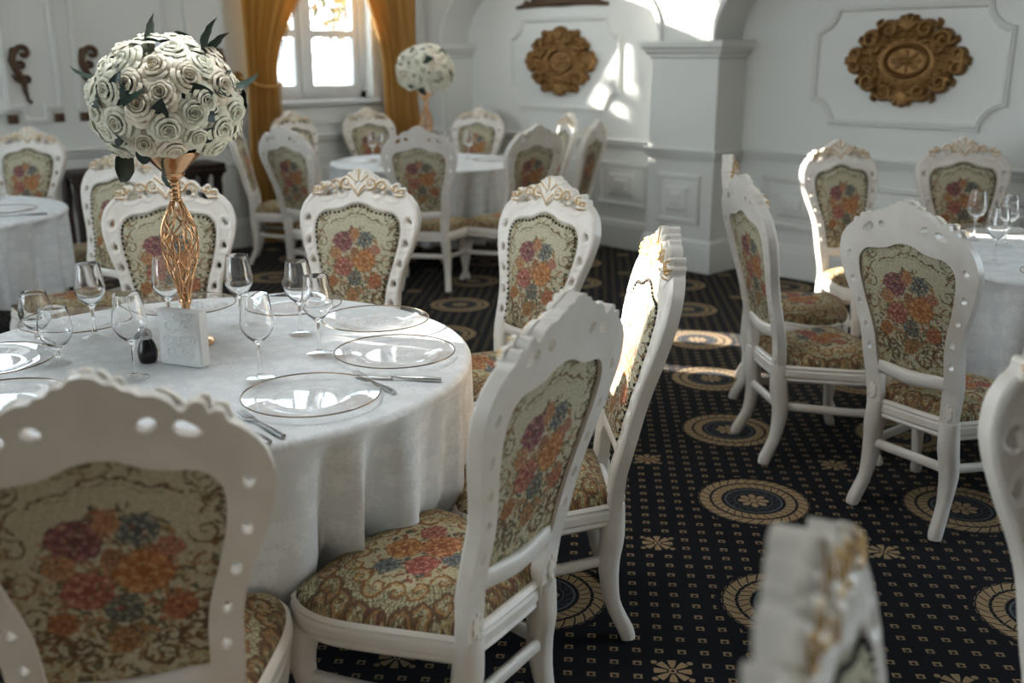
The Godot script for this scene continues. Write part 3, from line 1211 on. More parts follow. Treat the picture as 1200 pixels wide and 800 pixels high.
# a hanging drape: edges are [y, x_left, x_right] from the top down; the cloth stands off the wall in pleats
func drape(edges: Array, z: float, pleats: float, depth: float, fringe_right: bool, label: String, tie_y := -1.0, group := "") -> void:
	var b := MB.new()
	var rows := []
	var uvs := []
	var nh := 110
	var fr := []
	var ny := 40
	for i in ny + 1:
		var t := float(i) / ny
		var y := lerpf(edges[0][0], edges[-1][0], t)
		var k := 0
		while k < edges.size() - 2 and y < edges[k + 1][0]:
			k += 1
		var s := clampf((edges[k][0] - y) / (edges[k][0] - edges[k + 1][0]), 0, 1)
		s = s * s * (3 - 2 * s)
		var xl := lerpf(edges[k][1], edges[k + 1][1], s)
		var xr := lerpf(edges[k][2], edges[k + 1][2], s)
		var row := []
		var uvr := []
		var dd := depth * clampf((xr - xl) / 0.42, 0.55, 1.15)
		for j in nh + 1:
			var f := float(j) / nh
			var wv := sin(f * pleats * TAU + 0.6 * sin(f * 9.0 + y * 0.7)) + 0.35 * sin(f * pleats * 1.7 * TAU + y * 0.9)
			row.append(Vector3(lerpf(xl, xr, f) + 0.008 * cos(f * pleats * TAU), y, z + dd * wv))
			uvr.append(Vector2(f, t))
		rows.append(row)
		uvs.append(uvr)
		fr.append(row[nh] if fringe_right else row[0])
	rows.reverse()
	uvs.reverse()
	b.grid(rows, false, uvs)
	var o := thing("curtain", label, "curtain", Vector3.ZERO, 0.0, group)
	part(o, "drape", b.mesh(), M.curtain)
	# bobble fringe down the inner edge
	b = MB.new()
	for i in fr.size() - 1:
		for k in 2:
			var q: Vector3 = fr[i].lerp(fr[i + 1], k * 0.5)
			b.ball(q + Vector3(0.012 if fringe_right else -0.012, 0, 0.006), Vector3(0.013, 0.016, 0.013), 6)
	var s := part(o, "bobble_fringe", b.mesh(), M.curtain_trim)
	s.set_meta("kind", "stuff")
	if tie_y > 0.0:
		b = MB.new()
		var xl: float = edges[1][1]
		var xr: float = edges[1][2]
		b.tube(spline3([Vector3(xl - 0.03, tie_y + 0.06, WALL_Z + 0.03), Vector3(xl - 0.01, tie_y + 0.02, z + 0.07), Vector3((xl + xr) * 0.5, tie_y - 0.02, z + 0.085), Vector3(xr + 0.01, tie_y + 0.0, z + 0.05)]), [0.014], 8)
		part(o, "tieback_cord", b.mesh(), M.curtain_trim)
		b = MB.new()
		b.ball(Vector3(xl - 0.03, tie_y + 0.06, WALL_Z + 0.05), Vector3(0.045, 0.045, 0.03), 12)
		part(o, "tieback_rosette", b.mesh(), M.bronze)


func outside() -> void:
	var g := struct("ground", "pale paved ground outside the windows")
	var b := MB.new()
	b.box(Vector3(-40, -0.7, -60), Vector3(40, -0.5, WALL_Z - 0.4))
	part(g, "paving", b.mesh(), M.paving)
	tree(Vector3(10.6, -0.5, -15.5), 90, 1500, 1.0, "autumn tree with yellow and olive leaves outside the window")
	tree(Vector3(1.95, -1.0, -12.9), 120, 330, 0.55, "sparse tree shading the window from outside")


func tree(at: Vector3, seed_: int, leaves: int, spread: float, label: String) -> void:
	var t := thing("tree", label, "tree", at)
	var tb := MB.new()
	tb.tube(spline3([Vector3(0, 0, 0), Vector3(0.1, 1.6, 0), Vector3(-0.1, 3.2, 0.1), Vector3(0.1, 5.0, 0)]), ramp([0.2, 0.15, 0.11, 0.05], 16), 8)
	for k in 6:
		var a := k * 1.1
		tb.tube(spline3([Vector3(0, 2.2 + k * 0.35, 0), Vector3(cos(a) * 0.8, 2.8 + k * 0.4, sin(a) * 0.8), Vector3(cos(a) * 1.5, 3.1 + k * 0.42, sin(a) * 1.5)]), ramp([0.06, 0.04, 0.02], 11), 6)
	part(t, "trunk", tb.mesh(), M.bark)
	for kind in 2:
		var fb := MB.new()
		rng.seed = seed_ + kind
		for k in leaves:
			var q := Vector3(rng.randfn(0, 1.0), rng.randfn(0, 0.9), rng.randfn(0, 1.0)).limit_length(2.2) * spread + Vector3(0, 3.9, 0)
			var e := Vector3(rng.randfn(), rng.randfn(), rng.randfn()).normalized()
			var f := e.cross(Vector3(rng.randfn(), rng.randfn(), rng.randfn()).normalized()).normalized()
			fb.flat(q - e * 0.09, q - f * 0.06, q + e * 0.09, q + f * 0.06)
		var o := part(t, "foliage", fb.mesh(), M.tree_leaf if kind == 0 else M.tree_leaf_gold)
		o.set_meta("kind", "stuff")


# ---------------------------------------------------------------- the chair
func lean(y: float) -> float:
	if y < 0.5:
		return -0.235 + (0.5 - y) * 0.10
	return -0.235 - 0.235 * (y - 0.5)


func half_outline() -> Array:
	return [Vector2(0, 1.122), Vector2(0.020, 1.118), Vector2(0.029, 1.108), Vector2(0.043, 1.107), Vector2(0.053, 1.096), Vector2(0.065, 1.094), Vector2(0.075, 1.085), Vector2(0.095, 1.083), Vector2(0.115, 1.071), Vector2(0.127, 1.054), Vector2(0.137, 1.056), Vector2(0.148, 1.068), Vector2(0.163, 1.064), Vector2(0.168, 1.047), Vector2(0.178, 1.051), Vector2(0.190, 1.046), Vector2(0.195, 1.031), Vector2(0.215, 1.017), Vector2(0.243, 0.984), Vector2(0.257, 0.943), Vector2(0.259, 0.910), Vector2(0.250, 0.860), Vector2(0.232, 0.800), Vector2(0.207, 0.730), Vector2(0.193, 0.666), Vector2(0.190, 0.594), Vector2(0.186, 0.520), Vector2(0.176, 0.44), Vector2(0.170, 0.34)]


func half_opening() -> Array:
	return [Vector2(0, 0.984), Vector2(0.035, 0.978), Vector2(0.070, 0.962), Vector2(0.105, 0.955), Vector2(0.145, 0.950), Vector2(0.172, 0.928), Vector2(0.182, 0.895), Vector2(0.178, 0.839), Vector2(0.163, 0.769), Vector2(0.143, 0.694), Vector2(0.134, 0.638), Vector2(0.131, 0.560), Vector2(0.122, 0.48), Vector2(0.116, 0.33)]


func closed_half(pts: Array, per: int) -> PackedVector2Array:
	var o := spline(pts, per)
	o.append(Vector2(-0.2, o[o.size() - 1].y))
	o.append(Vector2(-0.2, o[0].y))
	return o


func blob(c: Vector2, rx: float, ry: float, turn: float, n := 12, sharp := 0.0) -> PackedVector2Array:
	var o := PackedVector2Array()
	for i in n:
		var a := TAU * i / n
		var q := Vector2(cos(a) * rx, sin(a) * ry * (1.0 - sharp * cos(a)))
		o.append(c + q.rotated(turn))
	return o


func crest_strokes(pl: Plate, gilt: bool) -> void:
	var k := 0.46 if gilt else 1.0
	var lift := 0.012 if gilt else 0.004
	var hh := 0.9
	# shell in the middle
	for i in 7:
		var a := deg_to_rad(90 + (i - 3) * 24.0)
		var p := Vector2(0, 1.062)
		var e := p + Vector2(cos(a), sin(a)) * (0.062 - 0.004 * absf(i - 3.0))
		if not gilt or i % 2 == 1:
			pl.stroke([p + Vector2(cos(a), sin(a)) * 0.016, e], [0.005 * k, 0.0105 * k], hh, lift)
	# pendant drop below the shell
	pl.stroke([Vector2(-0.030, 1.060), Vector2(-0.014, 1.044), Vector2(0, 1.020)], [0.010 * k, 0.012 * k, 0.006 * k], hh, lift)
	pl.stroke([Vector2(0.030, 1.060), Vector2(0.014, 1.044), Vector2(0, 1.020)], [0.010 * k, 0.012 * k, 0.006 * k], hh, lift)
	for s in [1.0, -1.0]:
		var sets := [
			[spiral(Vector2(0.052, 1.068), 0.026, 0.006, -120, 330, 18), [0.008, 0.006]],
			[spiral(Vector2(0.100, 1.058), 0.024, 0.005, 200, -220, 18), [0.008, 0.006]],
			[[Vector2(0.112, 1.080), Vector2(0.128, 1.066), Vector2(0.142, 1.048), Vector2(0.160, 1.036)], [0.007, 0.009, 0.009, 0.006]],
			[spiral(Vector2(0.158, 1.052), 0.017, 0.004, -90, 280, 14), [0.0075, 0.006]],
			[spiral(Vector2(0.186, 1.036), 0.013, 0.003, 200, -160, 12), [0.0075, 0.006]],
			[[Vector2(0.070, 1.046), Vector2(0.086, 1.032), Vector2(0.110, 1.026)], [0.006, 0.007, 0.004]],
			[[Vector2(0.120, 1.034), Vector2(0.140, 1.022), Vector2(0.168, 1.020), Vector2(0.196, 1.022)], [0.005, 0.007, 0.007, 0.005]]]
		for q in sets:
			var pts := []
			for p in q[0]:
				pts.append(Vector2(p.x * s, p.y))
			var rr := []
			for r in ramp(q[1], pts.size()):
				rr.append(r * k)
			pl.stroke(pts, rr, hh, lift)


# the carving is cut away where the frame is pierced
func pierce(pl: Plate, holes: Array, outer: PackedVector2Array) -> void:
	for j in pl.ny:
		for i in pl.nx:
			var o := j * pl.nx + i
			if pl.d[o] < 0.01:
				var q := pl.at(i, j)
				q.x = absf(q.x)
				pl.d[o] = maxf(pl.d[o], Plate.poly(q, outer) - 0.002)
				for hp in holes:
					pl.d[o] = maxf(pl.d[o], 0.001 - Plate.poly(q, hp))


func seat_outline() -> Array:
	return [Vector2(-0.158, -0.215), Vector2(-0.208, -0.08), Vector2(-0.252, 0.05), Vector2(-0.262, 0.13), Vector2(-0.236, 0.178), Vector2(-0.16, 0.196), Vector2(0, 0.212), Vector2(0.16, 0.196), Vector2(0.236, 0.178), Vector2(0.262, 0.13), Vector2(0.252, 0.05), Vector2(0.208, -0.08), Vector2(0.158, -0.215)]


func rail_strip(path: PackedVector2Array, dy: Callable) -> ArrayMesh:
	# a moulded seat rail along a plan path, outside on the right of the walk
	var prof := [Vector2(-0.026, 0.340), Vector2(0.004, 0.338), Vector2(0.010, 0.346), Vector2(0.006, 0.355), Vector2(0.013, 0.362), Vector2(0.013, 0.382), Vector2(0.007, 0.388), Vector2(0.011, 0.396), Vector2(0.004, 0.404), Vector2(-0.026, 0.404)]
	var b := MB.new()
	var n := path.size()
	var nr := []
	for i in n:
		var d := (path[mini(i + 1, n - 1)] - path[maxi(i - 1, 0)]).normalized()
		nr.append(Vector2(-d.y, d.x))
	for k in prof.size():
		var q: Vector2 = prof[k]
		var q2: Vector2 = prof[(k + 1) % prof.size()]
		var r0 := []
		var r1 := []
		for i in n:
			var e: float = dy.call(float(i) / (n - 1))
			var o: Vector2 = path[i] + nr[i] * q.x
			var o2: Vector2 = path[i] + nr[i] * q2.x
			r0.append(Vector3(o.x, q.y + e, o.y))
			r1.append(Vector3(o2.x, q2.y + e, o2.y))
		b.grid([r0, r1])
	return b.mesh()


func make_chair(label: String) -> Node3D:
	var t := thing("dining_chair", label, "chair", Vector3.ZERO, 0.0, "white carved dining chairs")
	var put := func(u: float, v: float, w: float) -> Vector3: return Vector3(u, v, lean(v) + w)
	var outer := closed_half(half_outline(), 3)
	var open := closed_half(half_opening(), 3)
	var holes := [blob(Vector2(0.080, 1.036), 0.016, 0.013, 0.5, 8), blob(Vector2(0.138, 1.022), 0.026, 0.012, -0.5, 9, 0.5)]
	for q in [[0.222, 0.922, 0.4], [0.214, 0.834, 0.1], [0.192, 0.756, -0.2], [0.171, 0.676, -0.3], [0.164, 0.600, 0.0]]:
		holes.append(blob(Vector2(q[0] - 0.004, q[1]), 0.0145, 0.0095, 1.57 + q[2], 10, 0.4))
	# pierced back frame
	var pl := Plate.new(Vector2(-0.27, 0.338), Vector2(0.27, 1.130), 0.005)
	var cushion := Plate.new(Vector2(-0.2, 0.52), Vector2(0.2, 1.0), 0.008)
	for j in pl.ny:
		for i in range(pl.nx / 2, pl.nx):
			var q := pl.at(i, j)
			var d := Plate.poly(q, outer)
			if d < 0.012:
				d = maxf(d, -Plate.poly(q, open))
				if d < 0.0:
					for hp in holes:
						if q.distance_squared_to(hp[0]) < 0.0036:
							d = maxf(d, -Plate.poly(q, hp))
			# a bead along the edges
			var e := clampf(1.0 - absf(-d - 0.013) / 0.007, 0.0, 1.0)
			var hgt := 0.004 * e * e * (3.0 - 2.0 * e)
			pl.d[j * pl.nx + i] = d
			pl.h[j * pl.nx + i] = hgt
			pl.d[j * pl.nx + pl.nx - 1 - i] = d
			pl.h[j * pl.nx + pl.nx - 1 - i] = hgt
	part(t, "back_frame", pl.build(put, 0.019, -0.019, 0.008).mesh(), M.chair_paint)
	# tapestry panel set into the frame
	for j in cushion.ny:
		for i in cushion.nx:
			var q := cushion.at(i, j)
			q.x = absf(q.x)
			cushion.d[j * cushion.nx + i] = maxf(Plate.poly(q, open) - 0.003, 0.546 - q.y)
	var back_uv := func(q: Vector2) -> Vector2: return Vector2((q.x + 0.195) / 0.39, 1.0 - (q.y - 0.535) / 0.46)
	part(t, "back_cushion", cushion.build(put, 0.008, -0.002, 0.0, back_uv, 0.022, 0.06).mesh(), M.tapestry_back)
	# the cover on the far side has the same bouquet the right way round
	var rear_uv := func(q: Vector2) -> Vector2: return Vector2((0.195 - q.x) / 0.39, 1.0 - (q.y - 0.535) / 0.46)
	part(t, "rear_cover", cushion.build(put, -0.003, -0.009, 0.0, rear_uv).mesh(), M.tapestry_back)
	# nailheads round the tapestry
	var b := MB.new()
	var run := spline(half_opening(), 6)
	var acc := 0.0
	for i in run.size() - 1:
		var e := run[i + 1] - run[i]
		acc += e.length()
		if acc > 0.0145 and run[i].y > 0.56:
			acc = 0.0
			var nrm := Vector2(e.y, -e.x).normalized()
			var c := run[i] + nrm * 0.007
			for s in [1.0, -1.0]:
				b.ball(put.call(c.x * s, c.y, 0.0205), Vector3(0.0055, 0.0055, 0.0045), 6)
	var s := part(t, "nailheads", b.mesh(), M.nailheads)
	s.set_meta("kind", "stuff")
	s.set_meta("label", "row of dark upholstery nailheads")
	# carved crest and its gilding
	var cr := Plate.new(Vector2(-0.22, 1.0), Vector2(0.22, 1.14), 0.003)
	crest_strokes(cr, false)
	pierce(cr, holes.slice(0, 2), outer)
	var carving := part(t, "crest_carving", cr.build(put, 0.018, 0.012, 0.0).mesh(), M.chair_carving)
	cr = Plate.new(Vector2(-0.22, 1.0), Vector2(0.22, 1.14), 0.0025)
	crest_strokes(cr, true)
	pierce(cr, holes.slice(0, 2), outer)
	var gl := part(carving, "gilding", cr.build(put, 0.0165, 0.016, 0.0).mesh(), M.gilding)
	gl.set_meta("label", "gilded lines of the carved crest")
	# lower rail of the back
	b = MB.new()
	b.tube(spline3([Vector3(-0.150, 0.535, lean(0.53)), Vector3(-0.08, 0.527, lean(0.53) - 0.008), Vector3(0, 0.520, lean(0.53) - 0.012), Vector3(0.08, 0.527, lean(0.53) - 0.008), Vector3(0.150, 0.535, lean(0.53))], 4), [Vector2(0.016, 0.024)], 12, 4.0, true, Vector3(0, 1, 0))
	part(t, "back_rail", b.mesh(), M.chair_paint)
	# seat
	var so := spline(seat_outline(), 4)
	var sp := PackedVector2Array()
	for q in so:
		sp.append(Vector2(q.x, -q.y))
	var st := Plate.new(Vector2(-0.28, -0.23), Vector2(0.28, 0.23), 0.01)
	for j in st.ny:
		for i in st.nx:
			st.d[j * st.nx + i] = Plate.poly(st.at(i, j), sp) - 0.002
	var lay := func(u: float, v: float, w: float) -> Vector3: return Vector3(u, 0.395 + w, -v)
	var seat_uv := func(q: Vector2) -> Vector2: return Vector2((q.x + 0.285) / 0.57, (0.235 - q.y) / 0.47)
	part(t, "seat_cushion", st.build(lay, 0.030, -0.004, 0.018, seat_uv, 0.042, 0.13).mesh(), M.tapestry_seat)
	var ol := seat_outline()
	part(t, "seat_rail", rail_strip(spline(ol.slice(0, 5), 4), func(q): return 0.016 * smoothstep(0.45, 1.0, q)), M.chair_paint)
	part(t, "seat_rail", rail_strip(spline(ol.slice(4, 9), 4), func(q): return 0.016 - 0.02 * sin(PI * q)), M.chair_paint)
	part(t, "seat_rail", rail_strip(spline(ol.slice(8, 13), 4), func(q): return 0.016 * smoothstep(0.45, 1.0, 1.0 - q)), M.chair_paint)
	part(t, "seat_rail", rail_strip(PackedVector2Array([Vector2(0.15, -0.222), Vector2(0.05, -0.226), Vector2(-0.05, -0.226), Vector2(-0.15, -0.222)]), func(_q): return 0.0), M.chair_paint)
	# legs
	for sx in [1.0, -1.0]:
		b = MB.new()
		var pts := spline3([Vector3(sx * 0.143, 0.40, -0.226), Vector3(sx * 0.147, 0.31, -0.224), Vector3(sx * 0.154, 0.22, -0.214), Vector3(sx * 0.158, 0.11, -0.228), Vector3(sx * 0.167, 0.025, -0.266), Vector3(sx * 0.170, 0.0, -0.272)], 4)
		b.tube(pts, ramp([0.029, 0.032, 0.029, 0.021, 0.022, 0.019], pts.size()), 12, 3.2)
		part(t, "leg", b.mesh(), M.chair_paint)
		b = MB.new()
		pts = spline3([Vector3(sx * 0.222, 0.385, 0.150), Vector3(sx * 0.232, 0.33, 0.162), Vector3(sx * 0.238, 0.26, 0.168), Vector3(sx * 0.228, 0.16, 0.158), Vector3(sx * 0.220, 0.07, 0.154), Vector3(sx * 0.228, 0.02, 0.172), Vector3(sx * 0.231, 0.0, 0.178)], 4)
		b.tube(pts, ramp([0.034, 0.037, 0.030, 0.021, 0.0155, 0.020, 0.018], pts.size()), 12, 2.5)
		part(t, "leg", b.mesh(), M.chair_paint)
		b = MB.new()
		b.tube(spline3([Vector3(sx * 0.150, 0.235, -0.220), Vector3(sx * 0.185, 0.225, -0.08), Vector3(sx * 0.212, 0.215, 0.06), Vector3(sx * 0.232, 0.215, 0.160)], 4), [Vector2(0.012, 0.016)], 10, 4.0, true, Vector3(0, 1, 0))
		part(t, "stretcher", b.mesh(), M.chair_paint)
		b = MB.new()
		b.ball(Vector3(sx * 0.147, 0.435, lean(0.435) - 0.019), Vector3(0.016, 0.034, 0.005), 12)
		for k in 6:
			b.ball(Vector3(sx * 0.147 + sin(k * 1.05) * 0.012, 0.435 + cos(k * 1.05) * 0.025, lean(0.435) - 0.022), Vector3(0.005, 0.009, 0.004), 6)
		part(t, "carved_oval", b.mesh(), M.chair_carving)
	b = MB.new()
	b.tube([Vector3(-0.152, 0.235, -0.222), Vector3(-0.05, 0.237, -0.224), Vector3(0.05, 0.237, -0.224), Vector3(0.152, 0.235, -0.222)], [Vector2(0.011, 0.017)], 10, 4.0, true, Vector3(0, 1, 0))
	part(t, "stretcher", b.mesh(), M.chair_paint)
	return t


const CHAIRS := [
	["A", 0.646, -1.728, 152.5, "white carved chair with its back towards the room, before the embossed white box"],
	["B", 1.258, -1.640, -166.5, "white carved chair angled to the vase table, its tapestry seat touching the white cloth"],
	["C", 1.800, -1.868, -130.5, "sunlit white carved chair at the vase table, standing on the open carpet aisle"],
	["D", 2.315, -2.650, -90.2, "white carved chair facing the vase table, partly hidden by another chair's crest"],
	["E", 2.000, -3.170, -57.0, "white carved chair facing the vase table behind two paired wine glasses"],
	["F", 1.480, -3.515, -36.0, "white carved chair facing the vase table directly behind the gold wire vase"],
	["G", 1.640, -4.775, -67.0, "white carved chair turned away behind the chair that stands behind the gold wire vase"],
	["G2", 2.22, -6.02, -93.0, "white carved chair at the small table beside the dark wooden console"],
	["H", 3.830, -6.030, 103.0, "white carved chair backed towards the aisle beside the gathered gold curtain"],
	["I", 4.340, -5.490, 130.0, "white carved chair backed towards the aisle below the smaller rose bouquet"],
	["L", 4.795, -5.250, 179.0, "white carved chair angled to the window table, seat and front leg showing"],
	["M", 5.325, -5.300, -156.0, "white carved chair seen edge-on beside the panelled pilaster"],
	["N", 5.680, -5.930, -120.0, "white carved chair at the window table, under the bronze emblem in the niche"],
	["K", 5.730, -6.780, -64.5, "white carved chair facing the room in the corner by the far pilaster"],
	["J", 5.205, -7.195, -10.5, "white carved chair under the right gold curtain, facing the room below the window"],
	["O", 4.560, -7.160, 14.0, "white carved chair under the window sill, half hidden behind another chair"],
	["P", 4.030, -6.930, 53.0, "white carved chair in profile against the left gold curtain"],
	["Q", 1.910, -6.740, -53.0, "white carved chair facing the room at the table below the scroll ornaments"],
	["R", 3.392, -1.364, 79.6, "white carved chair backed towards the aisle at the table below the large emblem"],
	["S", 3.555, -1.980, 53.5, "white carved chair turned sideways on the aisle, one foot on a gold medallion"],
	["S2", 4.090, -2.400, 30.0, "white carved chair turned sideways behind the one whose foot stands on a medallion"],
	["T", 4.965, -2.495, -20.2, "bright sunlit white carved chair facing the room beside the pilaster"],
	["U", 5.475, -2.195, -49.5, "white carved chair facing the room below the large oval wall emblem"],
	["V", 1.738, -0.201, -31.0, "white carved chair whose narrow side shows at the edge of the carpet aisle"],
	["W", 0.908, -0.088, 21.0, "white carved chair whose crest and one shoulder alone show over the carpet aisle"]]


func chairs() -> void:
	var proto: Node3D
	for q in CHAIRS:
		var at := Vector3(q[1], 0, q[2])
		if proto == null:
			proto = make_chair(q[4])
			proto.position = at
			proto.rotation_degrees.y = q[3]
		else:
			copy_of(proto, "dining_chair", at, q[3], q[4])


# ---------------------------------------------------------------- tables and what stands on them
func cloth_mesh(c: Vector3, radius: float, hem: float, seed_: int) -> ArrayMesh:
	var n := 180
	var ns := FastNoiseLite.new()
	ns.seed = seed_
	ns.frequency = 0.9
	# how far in the seats push the cloth
	var lim := []
	for j in n:
		var a := TAU * j / n
		var r := radius + 0.05
		var hit := true
		while hit and r > 0.45:
			hit = false
			var p := Vector2(c.x + cos(a) * r, c.z + sin(a) * r)
			for q in CHAIRS:
				var d := p - Vector2(q[1], q[2])
				if d.length() > 0.5:
					continue
				var y := deg_to_rad(q[3])
				var lz := d.x * sin(y) + d.y * cos(y)
				var lx := d.x * cos(y) - d.y * sin(y)
				if absf(lx) < 0.30 and lz < 0.245 and lz > -0.30:
					hit = true
					r -= 0.008
					break
		lim.append(r)
	for pass_ in 3:
		var sm := []
		for j in n:
			sm.append(minf(lim[j], (lim[(j + n - 1) % n] + lim[j] + lim[(j + 1) % n]) / 3.0 + 0.004))
		lim = sm
	var b := MB.new()
	var rows := []
	var uvs := []
	var prof := []
	for k in 10:
		prof.append([radius * k / 9.6, 0.0, -1.0])
	for k in 6:
		var a := PI / 2 * k / 5.0
		prof.append([radius - 0.015 + 0.017 * sin(a), -0.017 * (1.0 - cos(a)), -0.5])
	var drop := TABLE_Y - hem
	for k in range(1, 19):
		prof.append([radius, -0.017 - (drop - 0.017) * k / 18.0, k / 18.0])
	for q in prof:
		var row := []
		var ur := []
		for j in n + 1:
			var a: float = TAU * (j % n) / n
			var r: float = q[0]
			var y: float = q[1]
			var f: float = maxf(q[2], 0.0)
			if f > 0.0:
				var wob: float = a + 0.10 * ns.get_noise_2d(cos(a) * 3.0, sin(a) * 3.0)
				var fold: float = pow(absf(sin(wob * 10.5 + 2.2 * ns.get_noise_2d(cos(a) * 1.3 + 9.0, sin(a) * 1.3))), 1.6)
				var amp: float = pow(f, 0.5) * (0.075 + 0.085 * (0.5 + ns.get_noise_2d(cos(a) * 2.0 + 30.0, sin(a) * 2.0)))
				r += amp * (fold - 0.88)
				y += 0.012 * f * ns.get_noise_2d(cos(a) * 4.0, sin(a) * 4.0 + 50.0)
				var g := smoothstep(0.28, 0.52, TABLE_Y - TABLE_Y + f * drop)
				r = lerpf(r, minf(r, lim[j % n] + amp * (fold - 1.0)), g)
			row.append(Vector3(cos(a) * r, TABLE_Y + 0.004 + y, -sin(a) * r * -1.0))
			if q[2] < 0.0:
				ur.append(Vector2(cos(a) * r, sin(a) * r) / 0.24)
			else:
				ur.append(Vector2(a * radius, radius + f * drop) / 0.24)
		rows.append(row)
		uvs.append(ur)
	rows.reverse()
	uvs.reverse()
	for r in rows:
		r.reverse()
	for r in uvs:
		r.reverse()
	# the top lies flat, so it is closed by its innermost ring of radius nought
	b.grid(rows, false, uvs)
	return b.mesh()


func round_table(c: Vector3, radius: float, hem: float, seed_: int, label: String, cloth_label: String) -> void:
	var t := thing("round_table", label, "table", c, 0.0, "round banquet tables")
	var b := MB.new()
	b.lathe([Vector2(0.001, TABLE_Y - 0.03), Vector2(radius - 0.03, TABLE_Y - 0.03), Vector2(radius - 0.012, TABLE_Y - 0.022), Vector2(radius - 0.012, TABLE_Y - 0.006), Vector2(radius - 0.02, TABLE_Y), Vector2(0.001, TABLE_Y)], 40)
	part(t, "table_top", b.mesh(), M.plain_wood)
	b = MB.new()
	b.lathe([Vector2(0.05, 0.05), Vector2(0.045, 0.2), Vector2(0.06, 0.4), Vector2(0.045, 0.6), Vector2(0.12, TABLE_Y - 0.03)], 16)
	part(t, "pedestal", b.mesh(), M.plain_wood)
	for k in 4:
		b = MB.new()
		var a := TAU * k / 4 + 0.3
		b.tube(spline3([Vector3(0, 0.12, 0), Vector3(cos(a) * 0.16, 0.10, sin(a) * 0.16), Vector3(cos(a) * 0.32, 0.018, sin(a) * 0.32)]), ramp([0.035, 0.03, 0.018], 11), 8)
		part(t, "foot", b.mesh(), M.plain_wood)
	single("tablecloth", cloth_mesh(c, radius, hem, seed_), M.cloth, cloth_label, "tablecloth", c, 0.0, "white damask tablecloths")


func glass_mesh(tall: bool) -> ArrayMesh:
	var b := MB.new()
	var outer := []
	var inner := []
	if tall:
		outer = [Vector2(0.0005, 0.0), Vector2(0.036, 0.0), Vector2(0.0372, 0.0015), Vector2(0.036, 0.003), Vector2(0.020, 0.006), Vector2(0.009, 0.013), Vector2(0.0048, 0.03), Vector2(0.0042, 0.06), Vector2(0.0055, 0.088), Vector2(0.012, 0.098), Vector2(0.028, 0.112), Vector2(0.0395, 0.130), Vector2(0.0425, 0.143), Vector2(0.0418, 0.157), Vector2(0.0375, 0.187), Vector2(0.0328, 0.2195), Vector2(0.0322, 0.2202)]
		inner = [Vector2(0.0316, 0.2195), Vector2(0.0362, 0.187), Vector2(0.0404, 0.157), Vector2(0.041, 0.143), Vector2(0.038, 0.131), Vector2(0.027, 0.115), Vector2(0.012, 0.103), Vector2(0.0005, 0.099)]
	else:
		outer = [Vector2(0.0005, 0.0), Vector2(0.034, 0.0), Vector2(0.0352, 0.002), Vector2(0.032, 0.005), Vector2(0.016, 0.010), Vector2(0.009, 0.018), Vector2(0.0115, 0.027), Vector2(0.008, 0.036), Vector2(0.012, 0.044), Vector2(0.027, 0.055), Vector2(0.039, 0.072), Vector2(0.0435, 0.090), Vector2(0.042, 0.112), Vector2(0.037, 0.140), Vector2(0.035, 0.1525), Vector2(0.0344, 0.153)]
		inner = [Vector2(0.0338, 0.1525), Vector2(0.0357, 0.140), Vector2(0.0406, 0.112), Vector2(0.0421, 0.090), Vector2(0.0376, 0.073), Vector2(0.026, 0.0575), Vector2(0.012, 0.050), Vector2(0.0005, 0.048)]
	# the foot is a mesh of its own
	b.lathe([Vector2(0.0005, outer[5].y)] + outer.slice(5) + inner, 40)
	return b.mesh()


func glass_foot(tall: bool) -> ArrayMesh:
	var b := MB.new()
	var r := 0.036 if tall else 0.034
	b.lathe([Vector2(0.0005, 0.0005), Vector2(r, 0.0005), Vector2(r + 0.001, 0.0015), Vector2(r - 0.002, 0.003), Vector2(0.020, 0.006), Vector2(0.009, 0.013)], 40)
	return b.mesh()


func ring_mesh(r: float, y: float, tube_r: float, sides := 64) -> ArrayMesh:
	var b := MB.new()
	var prof := []
	for k in 9:
		var a := TAU * k / 8
		prof.append(Vector2(r + cos(a) * tube_r, y + sin(a) * tube_r))
	b.lathe(prof, sides)
	return b.mesh()


var proto_glass := {}
var proto_plate: Node3D


func wine_glass(at: Vector3, tall: bool, label: String, group := "wine glasses on the tables", yaw := 0.0) -> void:
	var k := "wine_glass" if tall else "water_glass"
	if not proto_glass.has(k):
		var t := thing(k, label, "glass", at, yaw, group)
		part(t, "bowl_and_stem", glass_mesh(tall), M.crystal_glass)
		part(t, "foot", glass_foot(tall), M.glass)
		proto_glass[k] = t
	else:
		copy_of(proto_glass[k], k, at, yaw, label)


func charger(at: Vector3, label: String) -> void:
	if proto_plate == null:
		var t := thing("charger_plate", label, "plate", at, 0.0, "gold rimmed glass plates")
		var b := MB.new()
		b.lathe([Vector2(0.001, 0.003), Vector2(0.075, 0.003), Vector2(0.095, 0.004), Vector2(0.108, 0.009), Vector2(0.135, 0.013), Vector2(0.163, 0.015)], 64)
		part(t, "glass_dish", b.mesh(), M.glass)
		part(t, "foot_ring", ring_mesh(0.092, 0.0035, 0.0016), M.glass)
		# raised star cut into the middle
		b = MB.new()
		for k in 12:
			var a := TAU * k / 12
			b.tube([Vector3(cos(a) * 0.012, 0.004, sin(a) * 0.012), Vector3(cos(a) * 0.034, 0.0045, sin(a) * 0.034), Vector3(cos(a + 0.2) * 0.05, 0.004, sin(a + 0.2) * 0.05)], [0.001, 0.0022, 0.001], 5)
		part(t, "cut_star", b.mesh(), M.glass)
		part(t, "gold_rim", ring_mesh(0.163, 0.015, 0.0019, 80), M.rim_gold)
		proto_plate = t
	else:
		copy_of(proto_plate, "charger_plate", at, 0.0, label)


var proto_cutlery := {}


